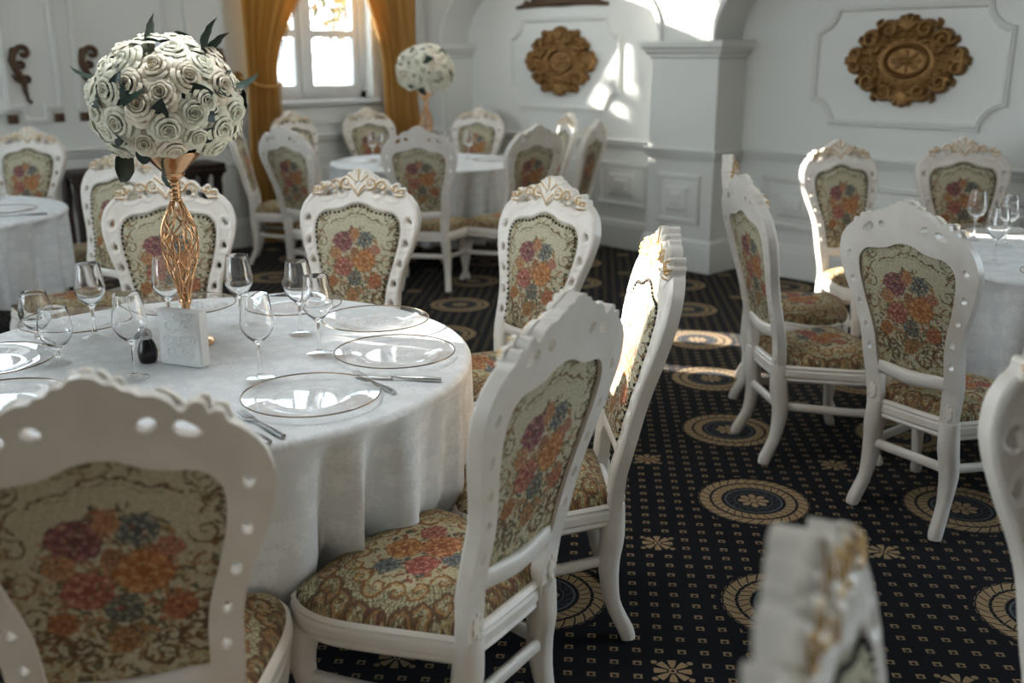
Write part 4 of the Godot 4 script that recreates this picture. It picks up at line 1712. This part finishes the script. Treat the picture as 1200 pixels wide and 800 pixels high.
func cutlery(kind: String, at: Vector3, yaw: float, label: String) -> void:
	if proto_cutlery.has(kind):
		copy_of(proto_cutlery[kind], kind, at, yaw, label)
		return
	var b := MB.new()
	# handle towards +z
	b.tube(spline3([Vector3(0, 0.004, 0.10), Vector3(0, 0.004, 0.06), Vector3(0, 0.005, 0.0), Vector3(0, 0.008, -0.03)], 4), ramp([0.0065, 0.0075, 0.004, 0.0028], 13), 8, 2.0, true, Vector3(0, 1, 0))
	var t := thing(kind, label, "cutlery", at, yaw, "cutlery beside the plates")
	part(t, "handle", b.mesh(), M.steel)
	b = MB.new()
	if kind == "fork":
		b.tube([Vector3(0, 0.008, -0.028), Vector3(0, 0.006, -0.045), Vector3(0, 0.005, -0.058)], [Vector2(0.003, 0.002), Vector2(0.010, 0.0018), Vector2(0.0115, 0.0015)], 8, 2.0, true, Vector3(0, 1, 0))
		for k in 4:
			var x := -0.009 + k * 0.006
			b.tube([Vector3(x, 0.005, -0.055), Vector3(x, 0.006, -0.075), Vector3(x, 0.010, -0.098)], [0.0016, 0.0014, 0.0008], 5)
		part(t, "tines", b.mesh(), M.steel)
	else:
		b.cbox(Vector3(-0.008, 0.002, -0.125), Vector3(0.008, 0.0045, -0.025), 0.001)
		part(t, "blade", b.mesh(), M.steel)
	proto_cutlery[kind] = t


func rose_mesh(seed_: int) -> ArrayMesh:
	var r := RandomNumberGenerator.new()
	r.seed = seed_
	var b := MB.new()
	# rows of petals from the bud outwards: count, foot radius, lip radius, height, half width
	var rows := [[2, 0.03, 0.10, 0.66, 1.7], [3, 0.06, 0.22, 0.72, 1.25], [4, 0.10, 0.38, 0.72, 0.98], [5, 0.14, 0.58, 0.64, 0.84], [6, 0.18, 0.80, 0.48, 0.72], [7, 0.20, 1.0, 0.24, 0.62]]
	for k in rows.size():
		var q: Array = rows[k]
		var turn := r.randf() * TAU
		for i in int(q[0]):
			var a0: float = turn + TAU * i / q[0] + r.randf_range(-0.12, 0.12)
			var lip: float = q[2] * r.randf_range(0.92, 1.06)
			var hh: float = q[3] * r.randf_range(0.94, 1.05)
			var g := []
			for u in 6:
				var t := u / 5.0
				var row := []
				for v in 7:
					var s := v / 3.0 - 1.0
					var wide: float = q[4] * (0.55 + 0.45 * sin(PI * minf(t * 0.72 + 0.1, 1.0)))
					var rad: float = lerpf(q[1], lip, pow(t, 0.75)) - 0.10 * lip * s * s * t
					var y: float = -0.25 * (1.0 - t) + hh * sin(minf(t * 1.25, 1.0) * PI / 2)
					if t > 0.75:
						rad += (t - 0.75) * 0.42 * lip
						y -= (t - 0.75) * (t - 0.75) * 2.2 * (0.5 + q[2])
					y -= 0.10 * s * s * t
					var a := a0 + s * wide
					row.append(Vector3(cos(a) * rad, y, sin(a) * rad))
				g.append(row)
			b.grid(g)
	return b.mesh()


func leaf_mesh() -> ArrayMesh:
	var b := MB.new()
	var g := []
	for i in 9:
		var t := i / 8.0
		var w := 0.34 * pow(sin(PI * pow(t, 0.8)), 0.8)
		var row := []
		for j in 5:
			var s := j / 2.0 - 1.0
			row.append(Vector3(s * w, 0.10 * absf(s) * w * 3.0 - 0.22 * t * t + 0.02 * sin(t * 18.0) * absf(s), t))
		g.append(row)
	b.grid(g)
	return b.mesh()


var rose_meshes := []
var leaf_shape: ArrayMesh


func flower_stand(at: Vector3, label: String) -> void:
	var t := thing("flower_stand", label, "vase", at, 0.0, "gold wire flower stands")
	var b := MB.new()
	b.lathe([Vector2(0.001, 0.0), Vector2(0.068, 0.0), Vector2(0.072, 0.006), Vector2(0.066, 0.013), Vector2(0.034, 0.02), Vector2(0.014, 0.032), Vector2(0.010, 0.06), Vector2(0.012, 0.11), Vector2(0.018, 0.125), Vector2(0.012, 0.14), Vector2(0.001, 0.142)], 36)
	part(t, "base", b.mesh(), M.rose_gold)
	for k in 18:
		b = MB.new()
		var dirn := 1.0 if k % 2 == 0 else -1.0
		var pts := []
		for i in 25:
			var f := i / 24.0
			var rad := 0.013 + 0.036 * pow(sin(PI * pow(f, 1.35)), 1.1)
			var a := TAU * k / 18.0 + dirn * f * 2.6 + 0.25 * sin(f * 14.0 + k)
			pts.append(Vector3(cos(a) * rad, 0.125 + 0.285 * f, sin(a) * rad))
		b.tube(pts, [0.0028], 6)
		part(t, "wire", b.mesh(), M.rose_gold)
	b = MB.new()
	var prof := []
	for i in 22:
		var f := i / 21.0
		prof.append(Vector2(0.012 + 0.004 * absf(sin(f * 16.0)) + 0.006 * maxf(0, 0.25 - f), 0.405 + 0.06 * f))
	b.lathe(prof, 24)
	part(t, "neck", b.mesh(), M.rose_gold)
	b = MB.new()
	b.lathe([Vector2(0.012, 0.463), Vector2(0.026, 0.474), Vector2(0.030, 0.480), Vector2(0.028, 0.484), Vector2(0.050, 0.506), Vector2(0.074, 0.530), Vector2(0.082, 0.540), Vector2(0.078, 0.540), Vector2(0.045, 0.508), Vector2(0.001, 0.50)], 36)
	part(t, "bowl", b.mesh(), M.rose_gold)


func bouquet(at: Vector3, size: float, label: String, seed_: int, extra: Array) -> void:
	var r := RandomNumberGenerator.new()
	r.seed = seed_
	var t := thing("rose_bouquet", label, "flowers", at, 0.0, "round bouquets of cream roses")
	var b := MB.new()
	b.ball(Vector3(0, 0.155, 0) * size, Vector3(0.150, 0.125, 0.150) * size, 20)
	part(t, "foam_ball", b.mesh(), M.foam)
	var n := 62
	for k in n:
		var y := 1.0 - 1.72 * (k + 0.5) / n
		var a := k * 2.39996
		var q := sqrt(maxf(0, 1.0 - y * y))
		var dir := Vector3(cos(a) * q, y, sin(a) * q)
		dir = (dir + Vector3(r.randfn(), r.randfn(), r.randfn()) * 0.05).normalized()
		var p := Vector3(dir.x * 0.172, 0.155 + dir.y * 0.150, dir.z * 0.172) * size
		var nrm := Vector3(dir.x / 0.172, dir.y / 0.150, dir.z / 0.172).normalized()
		nrm = (nrm + Vector3(r.randfn(), r.randfn(), r.randfn()) * 0.16).normalized()
		var x := nrm.cross(Vector3(r.randfn(), r.randfn(), r.randfn())).normalized()
		var sc := size * r.randf_range(0.040, 0.050)
		var bs := Basis(x, nrm, x.cross(nrm)).scaled(Vector3.ONE * sc)
		part(t, "rose", rose_meshes[k % rose_meshes.size()], M.rose if r.randf() < 0.7 else M.rose_warm, Transform3D(bs, p - nrm * 0.006 * size))
	for k in 34:
		var y := 1.0 - 1.75 * (k + 0.5) / 34
		var a := k * 2.39996 + 1.1
		var q := sqrt(maxf(0, 1.0 - y * y))
		var dir := Vector3(cos(a) * q, y, sin(a) * q)
		var side := dir.cross(Vector3(r.randfn(), r.randfn(), r.randfn())).normalized()
		var fwd := (side * 0.75 + dir * r.randf_range(0.12, 0.42)).normalized()
		var xx := dir.cross(fwd).normalized()
		var l := size * r.randf_range(0.055, 0.085)
		var bs := Basis(xx * l, fwd.cross(xx) * l, fwd * l)
		part(t, "leaf", leaf_shape, M.leaf if k % 3 else M.leaf_dark, Transform3D(bs, Vector3(dir.x * 0.172, 0.155 + dir.y * 0.150, dir.z * 0.172) * size))
	for e in extra:
		var fwd: Vector3 = (e[1] as Vector3).normalized()
		var xx := fwd.cross(e[3] as Vector3).normalized()
		var l: float = e[2] * size
		part(t, "leaf", leaf_shape, M.leaf, Transform3D(Basis(xx * l * 1.25, fwd.cross(xx) * l, fwd * l), (e[0] as Vector3) * size))


func setting() -> void:
	rose_meshes = [rose_mesh(1), rose_mesh(2), rose_mesh(3), rose_mesh(4)]
	leaf_shape = leaf_mesh()
	var ty := TABLE_Y + 0.006
	var t1 := Vector3(1.163, 0, -2.479)
	round_table(t1, 0.727, 0.24, 3, "round table under the white cloth with the gold wire vase", "white damask cloth under the gold wire vase and embossed white box")
	round_table(Vector3(4.92, 0, -6.27), 0.75, 0.20, 8, "round table under the white cloth before the window", "white cloth on the round table before the window")
	round_table(Vector3(1.25, 0, -5.95), 0.75, 0.34, 13, "round table under the white cloth below the scroll ornaments", "white cloth on the round table below the scroll ornaments")
	round_table(Vector3(4.52, 0, -1.30), 0.75, 0.30, 19, "round table under the white cloth below the large oval emblem", "white cloth on the round table below the large oval emblem")
	# the table with the vase
	var pl := [[1.183, -1.970, "gold rimmed glass plate beside the chair with its seat against the cloth"], [1.546, -2.127, "gold rimmed glass plate with a knife and fork between it and the next plate"], [1.715, -2.455, "gold rimmed glass plate before a facing chair, next to the plate with cutlery"], [1.625, -2.800, "gold rimmed glass plate behind the two paired wine glasses"], [1.370, -3.035, "gold rimmed glass plate behind the gold wire vase"], [1.035, -3.060, "gold rimmed glass plate behind the tall wine glass and the low glass"], [0.710, -2.800, "gold rimmed glass plate whose edge catches a warm glint beside the low glass"], [0.625, -2.430, "gold rimmed glass plate half hidden by the carved crest of a chair"]]
	for q in pl:
		charger(Vector3(q[0], ty, q[1]), q[2])
	wine_glass(Vector3(1.176, ty, -2.197), true, "tall clear wine glass between the embossed box and the nearest whole plate")
	wine_glass(Vector3(1.405, ty, -2.282), true, "tall clear wine glass standing nearest to the plate with the knife and fork")
	wine_glass(Vector3(1.474, ty, -2.492), true, "tall clear wine glass paired with another, beside a plate before a facing chair")
	wine_glass(Vector3(1.390, ty, -2.690), true, "tall clear wine glass between the gold vase and the paired wine glasses")
	wine_glass(Vector3(1.017, ty, -2.869), true, "tall clear wine glass standing alone before a tilted seat")
	wine_glass(Vector3(0.945, ty, -2.420), true, "tall clear wine glass in front of the black shaker")
	wine_glass(Vector3(1.215, ty, -2.800), true, "tall clear wine glass half hidden by the gold wire vase")
	wine_glass(Vector3(0.849, ty, -2.682), false, "low clear glass with a short knobbed stem", "low glasses on the vase table")
	wine_glass(Vector3(0.872, ty, -2.905), false, "low clear glass behind another low glass at the table edge", "low glasses on the vase table")
	# knives and forks: from, to (handle end)
	for q in [["fork", 1.372, -2.066, 1.351, -1.868, "silver fork laid between two plates, its tines towards the wine glasses"], ["knife", 1.373, -2.021, 1.495, -1.868, "silver knife laid beside the fork between two plates"], ["fork", 1.008, -1.985, 1.003, -1.799, "silver fork at the table edge by the dark chair back"], ["knife", 0.966, -1.970, 0.965, -1.800, "silver knife at the table edge by the dark chair back"]]:
		var a := Vector2(q[1], q[2])
		var e := Vector2(q[3], q[4])
		var d := (e - a).normalized()
		var mid := (a + e) * 0.5
		cutlery(q[0], Vector3(mid.x, ty, mid.y), rad_to_deg(atan2(d.x, d.y)), q[5])
	flower_stand(Vector3(1.188, ty, -2.623), "rose gold wire vase standing on the table by the embossed box")
	bouquet(Vector3(1.188, ty + 0.508, -2.623), 1.03, "large round bouquet of cream roses on the rose gold vase", 5, [
		[Vector3(-0.03, 0.29, 0.03), Vector3(-0.25, 1, 0.1), 0.085, Vector3(0.7, 0, 0.7)], [Vector3(0.09, 0.27, 0.06), Vector3(0.1, 1, 0.05), 0.10, Vector3(0.7, 0, 0.6)], [Vector3(0.11, 0.26, 0.03), Vector3(0.4, 0.9, 0.2), 0.09, Vector3(0.7, 0.2, 0.6)], [Vector3(-0.10, 0.22, -0.14), Vector3(-0.9, 0.1, -0.6), 0.085, Vector3(0, 1, 0)], [Vector3(0.13, 0.20, 0.10), Vector3(0.9, 0.2, 0.5), 0.08, Vector3(0, 1, 0.3)], [Vector3(-0.09, 0.02, -0.03), Vector3(-0.7, -0.6, 0.2), 0.085, Vector3(0.4, 0, 1)], [Vector3(-0.05, 0.02, 0.06), Vector3(-0.3, -0.8, 0.5), 0.085, Vector3(1, 0, 0.4)]])
	# embossed box
	var bx := thing("embossed_box", "white embossed upright box standing before the gold vase", "box", Vector3(1.092, ty, -2.444), rad_to_deg(atan2(0.059, 0.117)) - 90.0)
	var b := MB.new()
	b.cbox(Vector3(-0.066, 0, -0.020), Vector3(0.066, 0.148, 0.016), 0.003)
	part(bx, "box_body", b.mesh(), M.napkin)
	var fp := Plate.new(Vector2(-0.063, 0.003), Vector2(0.063, 0.145), 0.0025)
	for j in fp.ny:
		for i in fp.nx:
			var q := fp.at(i, j)
			fp.d[j * fp.nx + i] = maxf(absf(q.x) - 0.062, absf(q.y - 0.074) - 0.071)
	for k in 2:
		for s in [1.0, -1.0]:
			var cy := 0.038 + k * 0.072
			fp.stroke(spiral(Vector2(s * 0.026, cy), 0.024, 0.004, 90, 90 + s * 560, 30), [0.0034], 1.0)
			fp.stroke(spiral(Vector2(s * 0.040, cy + 0.034), 0.015, 0.003, -90, -90 - s * 500, 24), [0.003], 1.0)
			fp.stroke(spiral(Vector2(s * 0.012, cy + 0.030), 0.014, 0.003, 0, s * 480, 24), [0.003], 1.0)
		for i in 5:
			var a := deg_to_rad(30 + i * 30.0)
			var o := Vector2(0, 0.028 + k * 0.072)
			fp.stroke([o, o + Vector2(cos(a), sin(a)) * 0.024], [0.0024, 0.004], 1.0)
	# the strokes only raise the field, the sheet stays whole
	part(bx, "embossed_front", fp.build(func(u, v, w): return Vector3(u, v, 0.016 + w), 0.0012, 0.0, 0.0).mesh(), M.napkin)
	# shaker
	b = MB.new()
	b.lathe([Vector2(0.001, 0.0), Vector2(0.021, 0.0), Vector2(0.025, 0.012), Vector2(0.026, 0.03), Vector2(0.020, 0.052), Vector2(0.014, 0.062), Vector2(0.014, 0.066)], 24)
	var sh := thing("pepper_shaker", "small black shaker beside the embossed box", "shaker", Vector3(1.030, ty, -2.535))
	part(sh, "body", b.mesh(), M.black_ceramic)
	b = MB.new()
	b.lathe([Vector2(0.0145, 0.064), Vector2(0.016, 0.070), Vector2(0.015, 0.082), Vector2(0.009, 0.090), Vector2(0.001, 0.092)], 24)
	part(sh, "cap", b.mesh(), M.steel)
	# table before the window
	flower_stand(Vector3(4.93, ty, -6.27), "slender gold flower stand on the table before the window")
	bouquet(Vector3(4.93, ty + 0.508, -6.27), 1.16, "smaller looking round bouquet of cream roses before the gold curtain", 9, [])
	for q in [[4.66, -6.62, "tall wine glass on the table before the window, in front of a tapestry chair"], [5.30, -6.20, "tall wine glass on the window table near the round wall emblem"], [4.62, -6.41, "tall wine glass beside its pair on the window table"], [5.20, -6.36, "tall wine glass behind its pair on the window table"]]:
		wine_glass(Vector3(q[0], ty, q[1]), true, q[2])
	for q in [[4.50, -6.05, "gold rimmed glass plate on the window table between two chair backs"], [5.30, -5.90, "gold rimmed glass plate on the window table near the angled chair"], [4.45, -6.55, "gold rimmed glass plate on the window table by the left curtain"]]:
		charger(Vector3(q[0], ty, q[1]), q[2])
	# table below the scroll ornaments
	for q in [[1.62, -6.22, "gold rimmed glass plate before the facing chair below the scroll ornaments"], [1.62, -5.68, "gold rimmed glass plate at the rounded edge of the table below the scrolls"]]:
		charger(Vector3(q[0], ty, q[1]), q[2])
	cutlery("knife", Vector3(1.66, ty, -5.46), 66.0, "silver knife on the table below the scroll ornaments")
	# table below the large emblem
	for q in [[4.52, -1.82, "tall wine glass before the chair below the large emblem"], [4.05, -1.54, "tall wine glass standing behind the plate on the table below the large emblem"], [4.46, -1.66, "tall wine glass on the table below the large emblem, behind another"]]:
		wine_glass(Vector3(q[0], ty, q[1]), true, q[2])
	charger(Vector3(3.98, ty, -1.24), "gold rimmed glass plate on the table below the large emblem")
	charger(Vector3(4.80, ty, -1.86), "gold rimmed glass plate before the chair below the large emblem")


# ---------------------------------------------------------------- ornaments on the walls
func emblem(at: Vector3, label: String) -> void:
	var t := thing("wall_emblem", label, "wall ornament", at, 0.0, "oval bronze wall emblems")
	var pl := Plate.new(Vector2(-0.43, -0.31), Vector2(0.43, 0.31), 0.006)
	for j in pl.ny:
		for i in pl.nx:
			var q := pl.at(i, j)
			var e := sqrt(q.x * q.x / (0.345 * 0.345) + q.y * q.y / (0.232 * 0.232))
			var a := atan2(q.y / 0.232, q.x / 0.345)
			var o := pow(pow(absf(q.x) / 0.375, 1.35) + pow(absf(q.y) / 0.262, 1.35), 1.0 / 1.35)
			pl.d[j * pl.nx + i] = (o - 1.0 - 0.035 * sin(a * 9.0 + 0.7)) * 0.25
			var h := 0.010
			if e < 0.36:
				h = -0.004
			elif e < 0.47:
				h = 0.030 * sin(PI * (e - 0.36) / 0.11)
			elif e < 0.55:
				h = 0.004
			else:
				h = 0.012 + 0.006 * sin(a * 22.0 + e * 9.0) + 0.006 * sin(e * 40.0)
			pl.h[j * pl.nx + i] = h
	for s in [1.0, -1.0]:
		for k in [1.0, -1.0]:
			var sets := [
				[spiral(Vector2(0.335, 0.040), 0.048, 0.010, -100, 380, 22), [0.018, 0.012]],
				[spiral(Vector2(0.240, 0.130), 0.056, 0.012, 150, -330, 22), [0.020, 0.012]],
				[spiral(Vector2(0.118, 0.190), 0.054, 0.012, 30, 500, 22), [0.019, 0.012]],
				[spiral(Vector2(0.205, 0.085), 0.040, 0.008, 0, -420, 18), [0.013, 0.009]],
				[[Vector2(0.29, 0.10), Vector2(0.322, 0.125), Vector2(0.318, 0.150)], [0.016, 0.013, 0.007]],
				[[Vector2(0.19, 0.205), Vector2(0.205, 0.235), Vector2(0.19, 0.255)], [0.016, 0.012, 0.006]],
				[[Vector2(0.38, 0.0), Vector2(0.402, 0.014), Vector2(0.405, 0.0)], [0.018, 0.014, 0.012]]]
			for q in sets:
				var pts := []
				for p in q[0]:
					pts.append(Vector2(p.x * s, p.y * k))
				pl.stroke(pts, ramp(q[1], pts.size()), 1.6, 0.012)
	for k in [1.0, -1.0]:
		for i in 5:
			var a := deg_to_rad(90 + (i - 2) * 26.0)
			var o := Vector2(0, 0.185 * k)
			pl.stroke([o, o + Vector2(cos(a), sin(a) * k) * 0.088], [0.010, 0.019], 1.6, 0.012)
	part(t, "carved_plaque", pl.build(func(u, v, w): return Vector3(-w, v, u), 0.020, 0.0, 0.006).mesh(), M.bronze)
	pl = Plate.new(Vector2(-0.12, -0.09), Vector2(0.12, 0.09), 0.004)
	pl.stroke([Vector2(-0.018, 0), Vector2(0.018, 0)], [0.016], 1.0, 0.004)
	for i in 8:
		var a := TAU * i / 8
		pl.stroke([Vector2(cos(a) * 0.035, sin(a) * 0.026), Vector2(cos(a) * 0.088, sin(a) * 0.056)], [0.010, 0.014], 0.7, 0.0)
	part(t, "rosette", pl.build(func(u, v, w): return Vector3(-w, v, u), 0.018, 0.010, 0.0).mesh(), M.bronze)


func scroll_ornament(at: Vector3, flip: float, label: String) -> void:
	var pl := Plate.new(Vector2(-0.10, -0.22), Vector2(0.14, 0.22), 0.004)
	var sets := [
		[[Vector2(-0.03, 0.17), Vector2(-0.045, 0.10), Vector2(-0.02, 0.03), Vector2(0.015, -0.04), Vector2(0.02, -0.11), Vector2(0.035, -0.175)], [0.022, 0.026, 0.024, 0.022, 0.016, 0.008]],
		[spiral(Vector2(0.035, 0.150), 0.052, 0.012, 170, -150, 20), [0.020, 0.013]],
		[spiral(Vector2(0.012, 0.065), 0.032, 0.008, 190, -140, 16), [0.015, 0.009]],
		[spiral(Vector2(0.040, -0.035), 0.030, 0.006, 160, -160, 16), [0.014, 0.008]],
		[[Vector2(-0.05, 0.0), Vector2(-0.03, -0.03), Vector2(0.0, -0.05)], [0.008, 0.013, 0.012]],
		[[Vector2(0.03, -0.17), Vector2(0.048, -0.19), Vector2(0.052, -0.178)], [0.009, 0.009, 0.007]]]
	for q in sets:
		var pts := []
		for p in q[0]:
			pts.append(Vector2(p.x * flip, p.y))
		pl.stroke(pts, ramp(q[1], pts.size()), 0.9, 0.0)
	single("scroll_ornament", pl.build(func(u, v, w): return Vector3(u, v, w), 0.012, 0.0, 0.0).mesh(), M.dark_bronze, label, "wall ornament", at, 0.0, "bronze scrolls on the wall panels")


func ornaments() -> void:
	emblem(Vector3(WALL_X, 1.53, -3.125), "large oval bronze emblem on the wall panel right of the pilaster")
	emblem(Vector3(WALL_X, 1.52, -6.215), "oval bronze emblem in the arched niche, touched by sunlight")
	# crowning ornament over the niche panel
	var pl := Plate.new(Vector2(-0.56, -0.06), Vector2(0.56, 0.26), 0.006)
	for s in [1.0, -1.0]:
		for q in [[[Vector2(0, 0.03), Vector2(0.2, 0.02), Vector2(0.38, 0.006), Vector2(0.53, -0.012)], [0.05, 0.035, 0.026, 0.014]], [spiral(Vector2(0.16, 0.075), 0.062, 0.01, 200, -220, 20), [0.02, 0.012]], [spiral(Vector2(0.31, 0.04), 0.040, 0.008, 200, -200, 18), [0.018, 0.01]], [spiral(Vector2(0.42, 0.015), 0.028, 0.006, 200, -200, 14), [0.013, 0.008]], [[Vector2(0.05, 0.05), Vector2(0.08, 0.14), Vector2(0.04, 0.20)], [0.02, 0.02, 0.012]]]:
			var pts := []
			for p in q[0]:
				pts.append(Vector2(p.x * s, p.y))
			pl.stroke(pts, ramp(q[1], pts.size()), 0.8, 0.0)
	for i in 5:
		var a := deg_to_rad(90 + (i - 2) * 24.0)
		pl.stroke([Vector2(0, 0.09), Vector2(0, 0.09) + Vector2(cos(a), sin(a)) * 0.12], [0.014, 0.026], 0.8, 0.0)
	single("crown_ornament", pl.build(func(u, v, w): return Vector3(-w, v, u), 0.015, 0.0, 0.0).mesh(), M.dark_bronze, "long bronze leaf ornament above the panel in the arched niche", "wall ornament", Vector3(WALL_X - 0.001, 1.985, -6.23))
	scroll_ornament(Vector3(2.425, 1.43, WALL_Z + 0.004), 1.0, "bronze scroll on the narrow wall panel over a facing chair")
	scroll_ornament(Vector3(2.905, 1.43, WALL_Z + 0.004), 1.0, "bronze scroll on the wide wall panel beside the large bouquet")
	scroll_ornament(Vector3(3.935, 1.43, WALL_Z + 0.004), -1.0, "bronze scroll on the wall panel next to the left curtain")
	var b := MB.new()
	b.cbox(Vector3(-0.036, -0.032, 0), Vector3(0.036, 0.032, 0.018), 0.006)
	b.cbox(Vector3(-0.022, -0.019, 0.012), Vector3(0.022, 0.019, 0.026), 0.006)
	var sq := b.mesh()
	for q in [[2.338, "small square bronze block at the left foot of the narrow wall panel"], [2.658, "small square bronze block at the right foot of the narrow wall panel"], [2.842, "small square bronze block at the left foot of the wide wall panel"], [3.495, "small square bronze block at the right foot of the wide wall panel"]]:
		single("bronze_block", sq, M.dark_bronze, q[1], "wall ornament", Vector3(q[0], 1.130, WALL_Z), 0.0, "bronze blocks at the panel feet")
	# console by the wall
	var c := thing("console_table", "dark carved wooden console standing against the panelled wall", "console", Vector3(3.15, 0, WALL_Z + 0.22))
	b = MB.new()
	b.cbox(Vector3(-0.60, 0.715, -0.16), Vector3(0.60, 0.76, 0.17), 0.012)
	part(c, "top", b.mesh(), M.dark_wood)
	pl = Plate.new(Vector2(-0.62, 0.58), Vector2(0.62, 0.80), 0.008)
	for s in [1.0, -1.0]:
		for k in 5:
			pl.stroke(spiral(Vector2(s * (0.07 + k * 0.115), 0.675), 0.040, 0.008, 180, 180 - s * 420, 16), [0.016], 0.8)
		pl.stroke([Vector2(0, 0.70), Vector2(s * 0.58, 0.70)], [0.02], 0.8)
	part(c, "carved_frieze", pl.build(func(u, v, w): return Vector3(u, v, 0.155 + w), 0.01, 0.0, 0.0).mesh(), M.dark_wood)
	for sx in [-1.0, 1.0]:
		for sz in [-0.11, 0.12]:
			b = MB.new()
			b.lathe([Vector2(0.03, 0.0), Vector2(0.034, 0.03), Vector2(0.022, 0.07), Vector2(0.030, 0.25), Vector2(0.026, 0.45), Vector2(0.036, 0.56), Vector2(0.030, 0.715)], 14, Vector3(sx * 0.54, 0, sz))
			part(c, "leg", b.mesh(), M.dark_wood)
	b = MB.new()
	b.cbox(Vector3(-0.56, 0.09, -0.12), Vector3(0.56, 0.115, 0.13), 0.006)
	part(c, "lower_shelf", b.mesh(), M.dark_wood)


func curtains() -> void:
	drape([[2.62, 4.06, 4.86], [1.40, 4.12, 4.40], [0.03, 4.06, 4.38]], WALL_Z + 0.13, 7.0, 0.034, true, "mustard gold curtain tied back with a bobble fringe beside the console", 1.34, "gold curtains at the window")
	drape([[2.62, 5.16, 5.86], [1.40, 5.47, 5.85], [0.03, 5.52, 5.97]], WALL_Z + 0.13, 7.0, 0.034, false, "mustard gold curtain hanging beside the corner pilaster", -1.0, "gold curtains at the window")


# ---------------------------------------------------------------- chandeliers over the tables
func chandelier(at: Vector3, energy: float, label: String) -> void:
	var t := thing("chandelier", label, "lamp", at, 0.0, "brass chandeliers over the tables")
	var b := MB.new()
	b.lathe([Vector2(0.006, 0.0), Vector2(0.05, 0.02), Vector2(0.03, 0.06), Vector2(0.02, 0.16), Vector2(0.05, 0.22), Vector2(0.014, 0.30), Vector2(0.008, CEIL - at.y - 0.03), Vector2(0.06, CEIL - at.y - 0.02), Vector2(0.06, CEIL - at.y)], 16)
	part(t, "stem", b.mesh(), M.bronze)
	for k in 8:
		var a := TAU * k / 8
		var d := Vector3(cos(a), 0, sin(a))
		b = MB.new()
		b.tube(spline3([Vector3(0, 0.10, 0), d * 0.14 + Vector3(0, 0.02, 0), d * 0.26 + Vector3(0, 0.04, 0), d * 0.30 + Vector3(0, 0.12, 0)]), [0.008], 8)
		var arm := part(t, "arm", b.mesh(), M.bronze)
		b = MB.new()
		b.lathe([Vector2(0.004, 0.12), Vector2(0.028, 0.13), Vector2(0.012, 0.14), Vector2(0.012, 0.19)], 12, d * 0.30)
		part(arm, "candle_cup", b.mesh(), M.bronze)
		b = MB.new()
		b.ball(d * 0.30 + Vector3(0, 0.215, 0), Vector3(0.016, 0.028, 0.016), 8)
		part(arm, "bulb", b.mesh(), M.bulb_glow)
	var l := OmniLight3D.new()
	l.name = "chandelier_light"
	t.add_child(l)
	l.position = Vector3(0, -0.04, 0)
	l.light_color = Color8(246, 250, 255)
	l.light_energy = energy
	l.light_size = 0.25
	l.omni_range = 14.0
	l.omni_attenuation = 2.0
	l.shadow_enabled = true


func lamps() -> void:
	chandelier(Vector3(1.30, 2.45, -2.60), 1.05, "brass chandelier hanging over the table with the gold wire vase")
	chandelier(Vector3(4.92, 2.45, -6.0), 0.28, "brass chandelier hanging over the table before the window")
	chandelier(Vector3(1.25, 2.45, -5.9), 0.1, "brass chandelier hanging over the table below the scroll ornaments")
	chandelier(Vector3(4.52, 2.45, -1.4), 0.2, "brass chandelier hanging over the table below the large emblem")


func _ready() -> void:
	rng.seed = 1
	# camera: a 35 mm lens at standing height, tipped down towards the tables
	var cam := Camera3D.new()
	cam.name = "camera"
	add_child(cam)
	cam.position = Vector3(0, 1.55, 0)
	cam.rotation = Vector3(deg_to_rad(-15.9), deg_to_rad(-43.0), 0)
	var at := CameraAttributesPhysical.new()
	at.frustum_focal_length = 35.0
	at.exposure_aperture = 2.2
	at.frustum_focus_distance = 2.75
	cam.attributes = at
	cam.fov = rad_to_deg(2.0 * atan(400.0 / FOCAL))
	cam.current = true
	# overcast-bright autumn sky with a low sun that comes in through the windows of the back wall
	var env := Environment.new()
	env.background_mode = Environment.BG_SKY
	var sm := ProceduralSkyMaterial.new()
	sm.sky_top_color = Color8(182, 204, 222)
	sm.sky_horizon_color = Color8(224, 235, 238)
	sm.ground_bottom_color = Color8(120, 118, 112)
	sm.ground_horizon_color = Color8(200, 204, 204)
	sm.sky_energy_multiplier = 1.0
	var sky := Sky.new()
	sky.sky_material = sm
	env.sky = sky
	env.background_energy_multiplier = 9.5
	env.tonemap_mode = Environment.TONE_MAPPER_LINEAR
	env.tonemap_exposure = 1.33
	env.sdfgi_enabled = true
	env.ssao_enabled = true
	env.ssil_enabled = true
	var we := WorldEnvironment.new()
	we.name = "environment"
	we.environment = env
	add_child(we)
	var sun := DirectionalLight3D.new()
	sun.name = "sun"
	add_child(sun)
	var to_sun := Vector3(-0.5 * cos(deg_to_rad(15.0)), sin(deg_to_rad(15.0)), -0.866 * cos(deg_to_rad(15.0)))
	sun.look_at_from_position(Vector3.ZERO, -to_sun, Vector3.UP)
	sun.light_color = Color8(255, 248, 238)
	sun.light_energy = 8.0
	sun.light_angular_distance = 0.6
	sun.shadow_enabled = true
	sun.sky_mode = DirectionalLight3D.SKY_MODE_LIGHT_ONLY
	materials()
	lamps()
	room()
	curtains()
	chairs()
	setting()
	ornaments()
	outside()
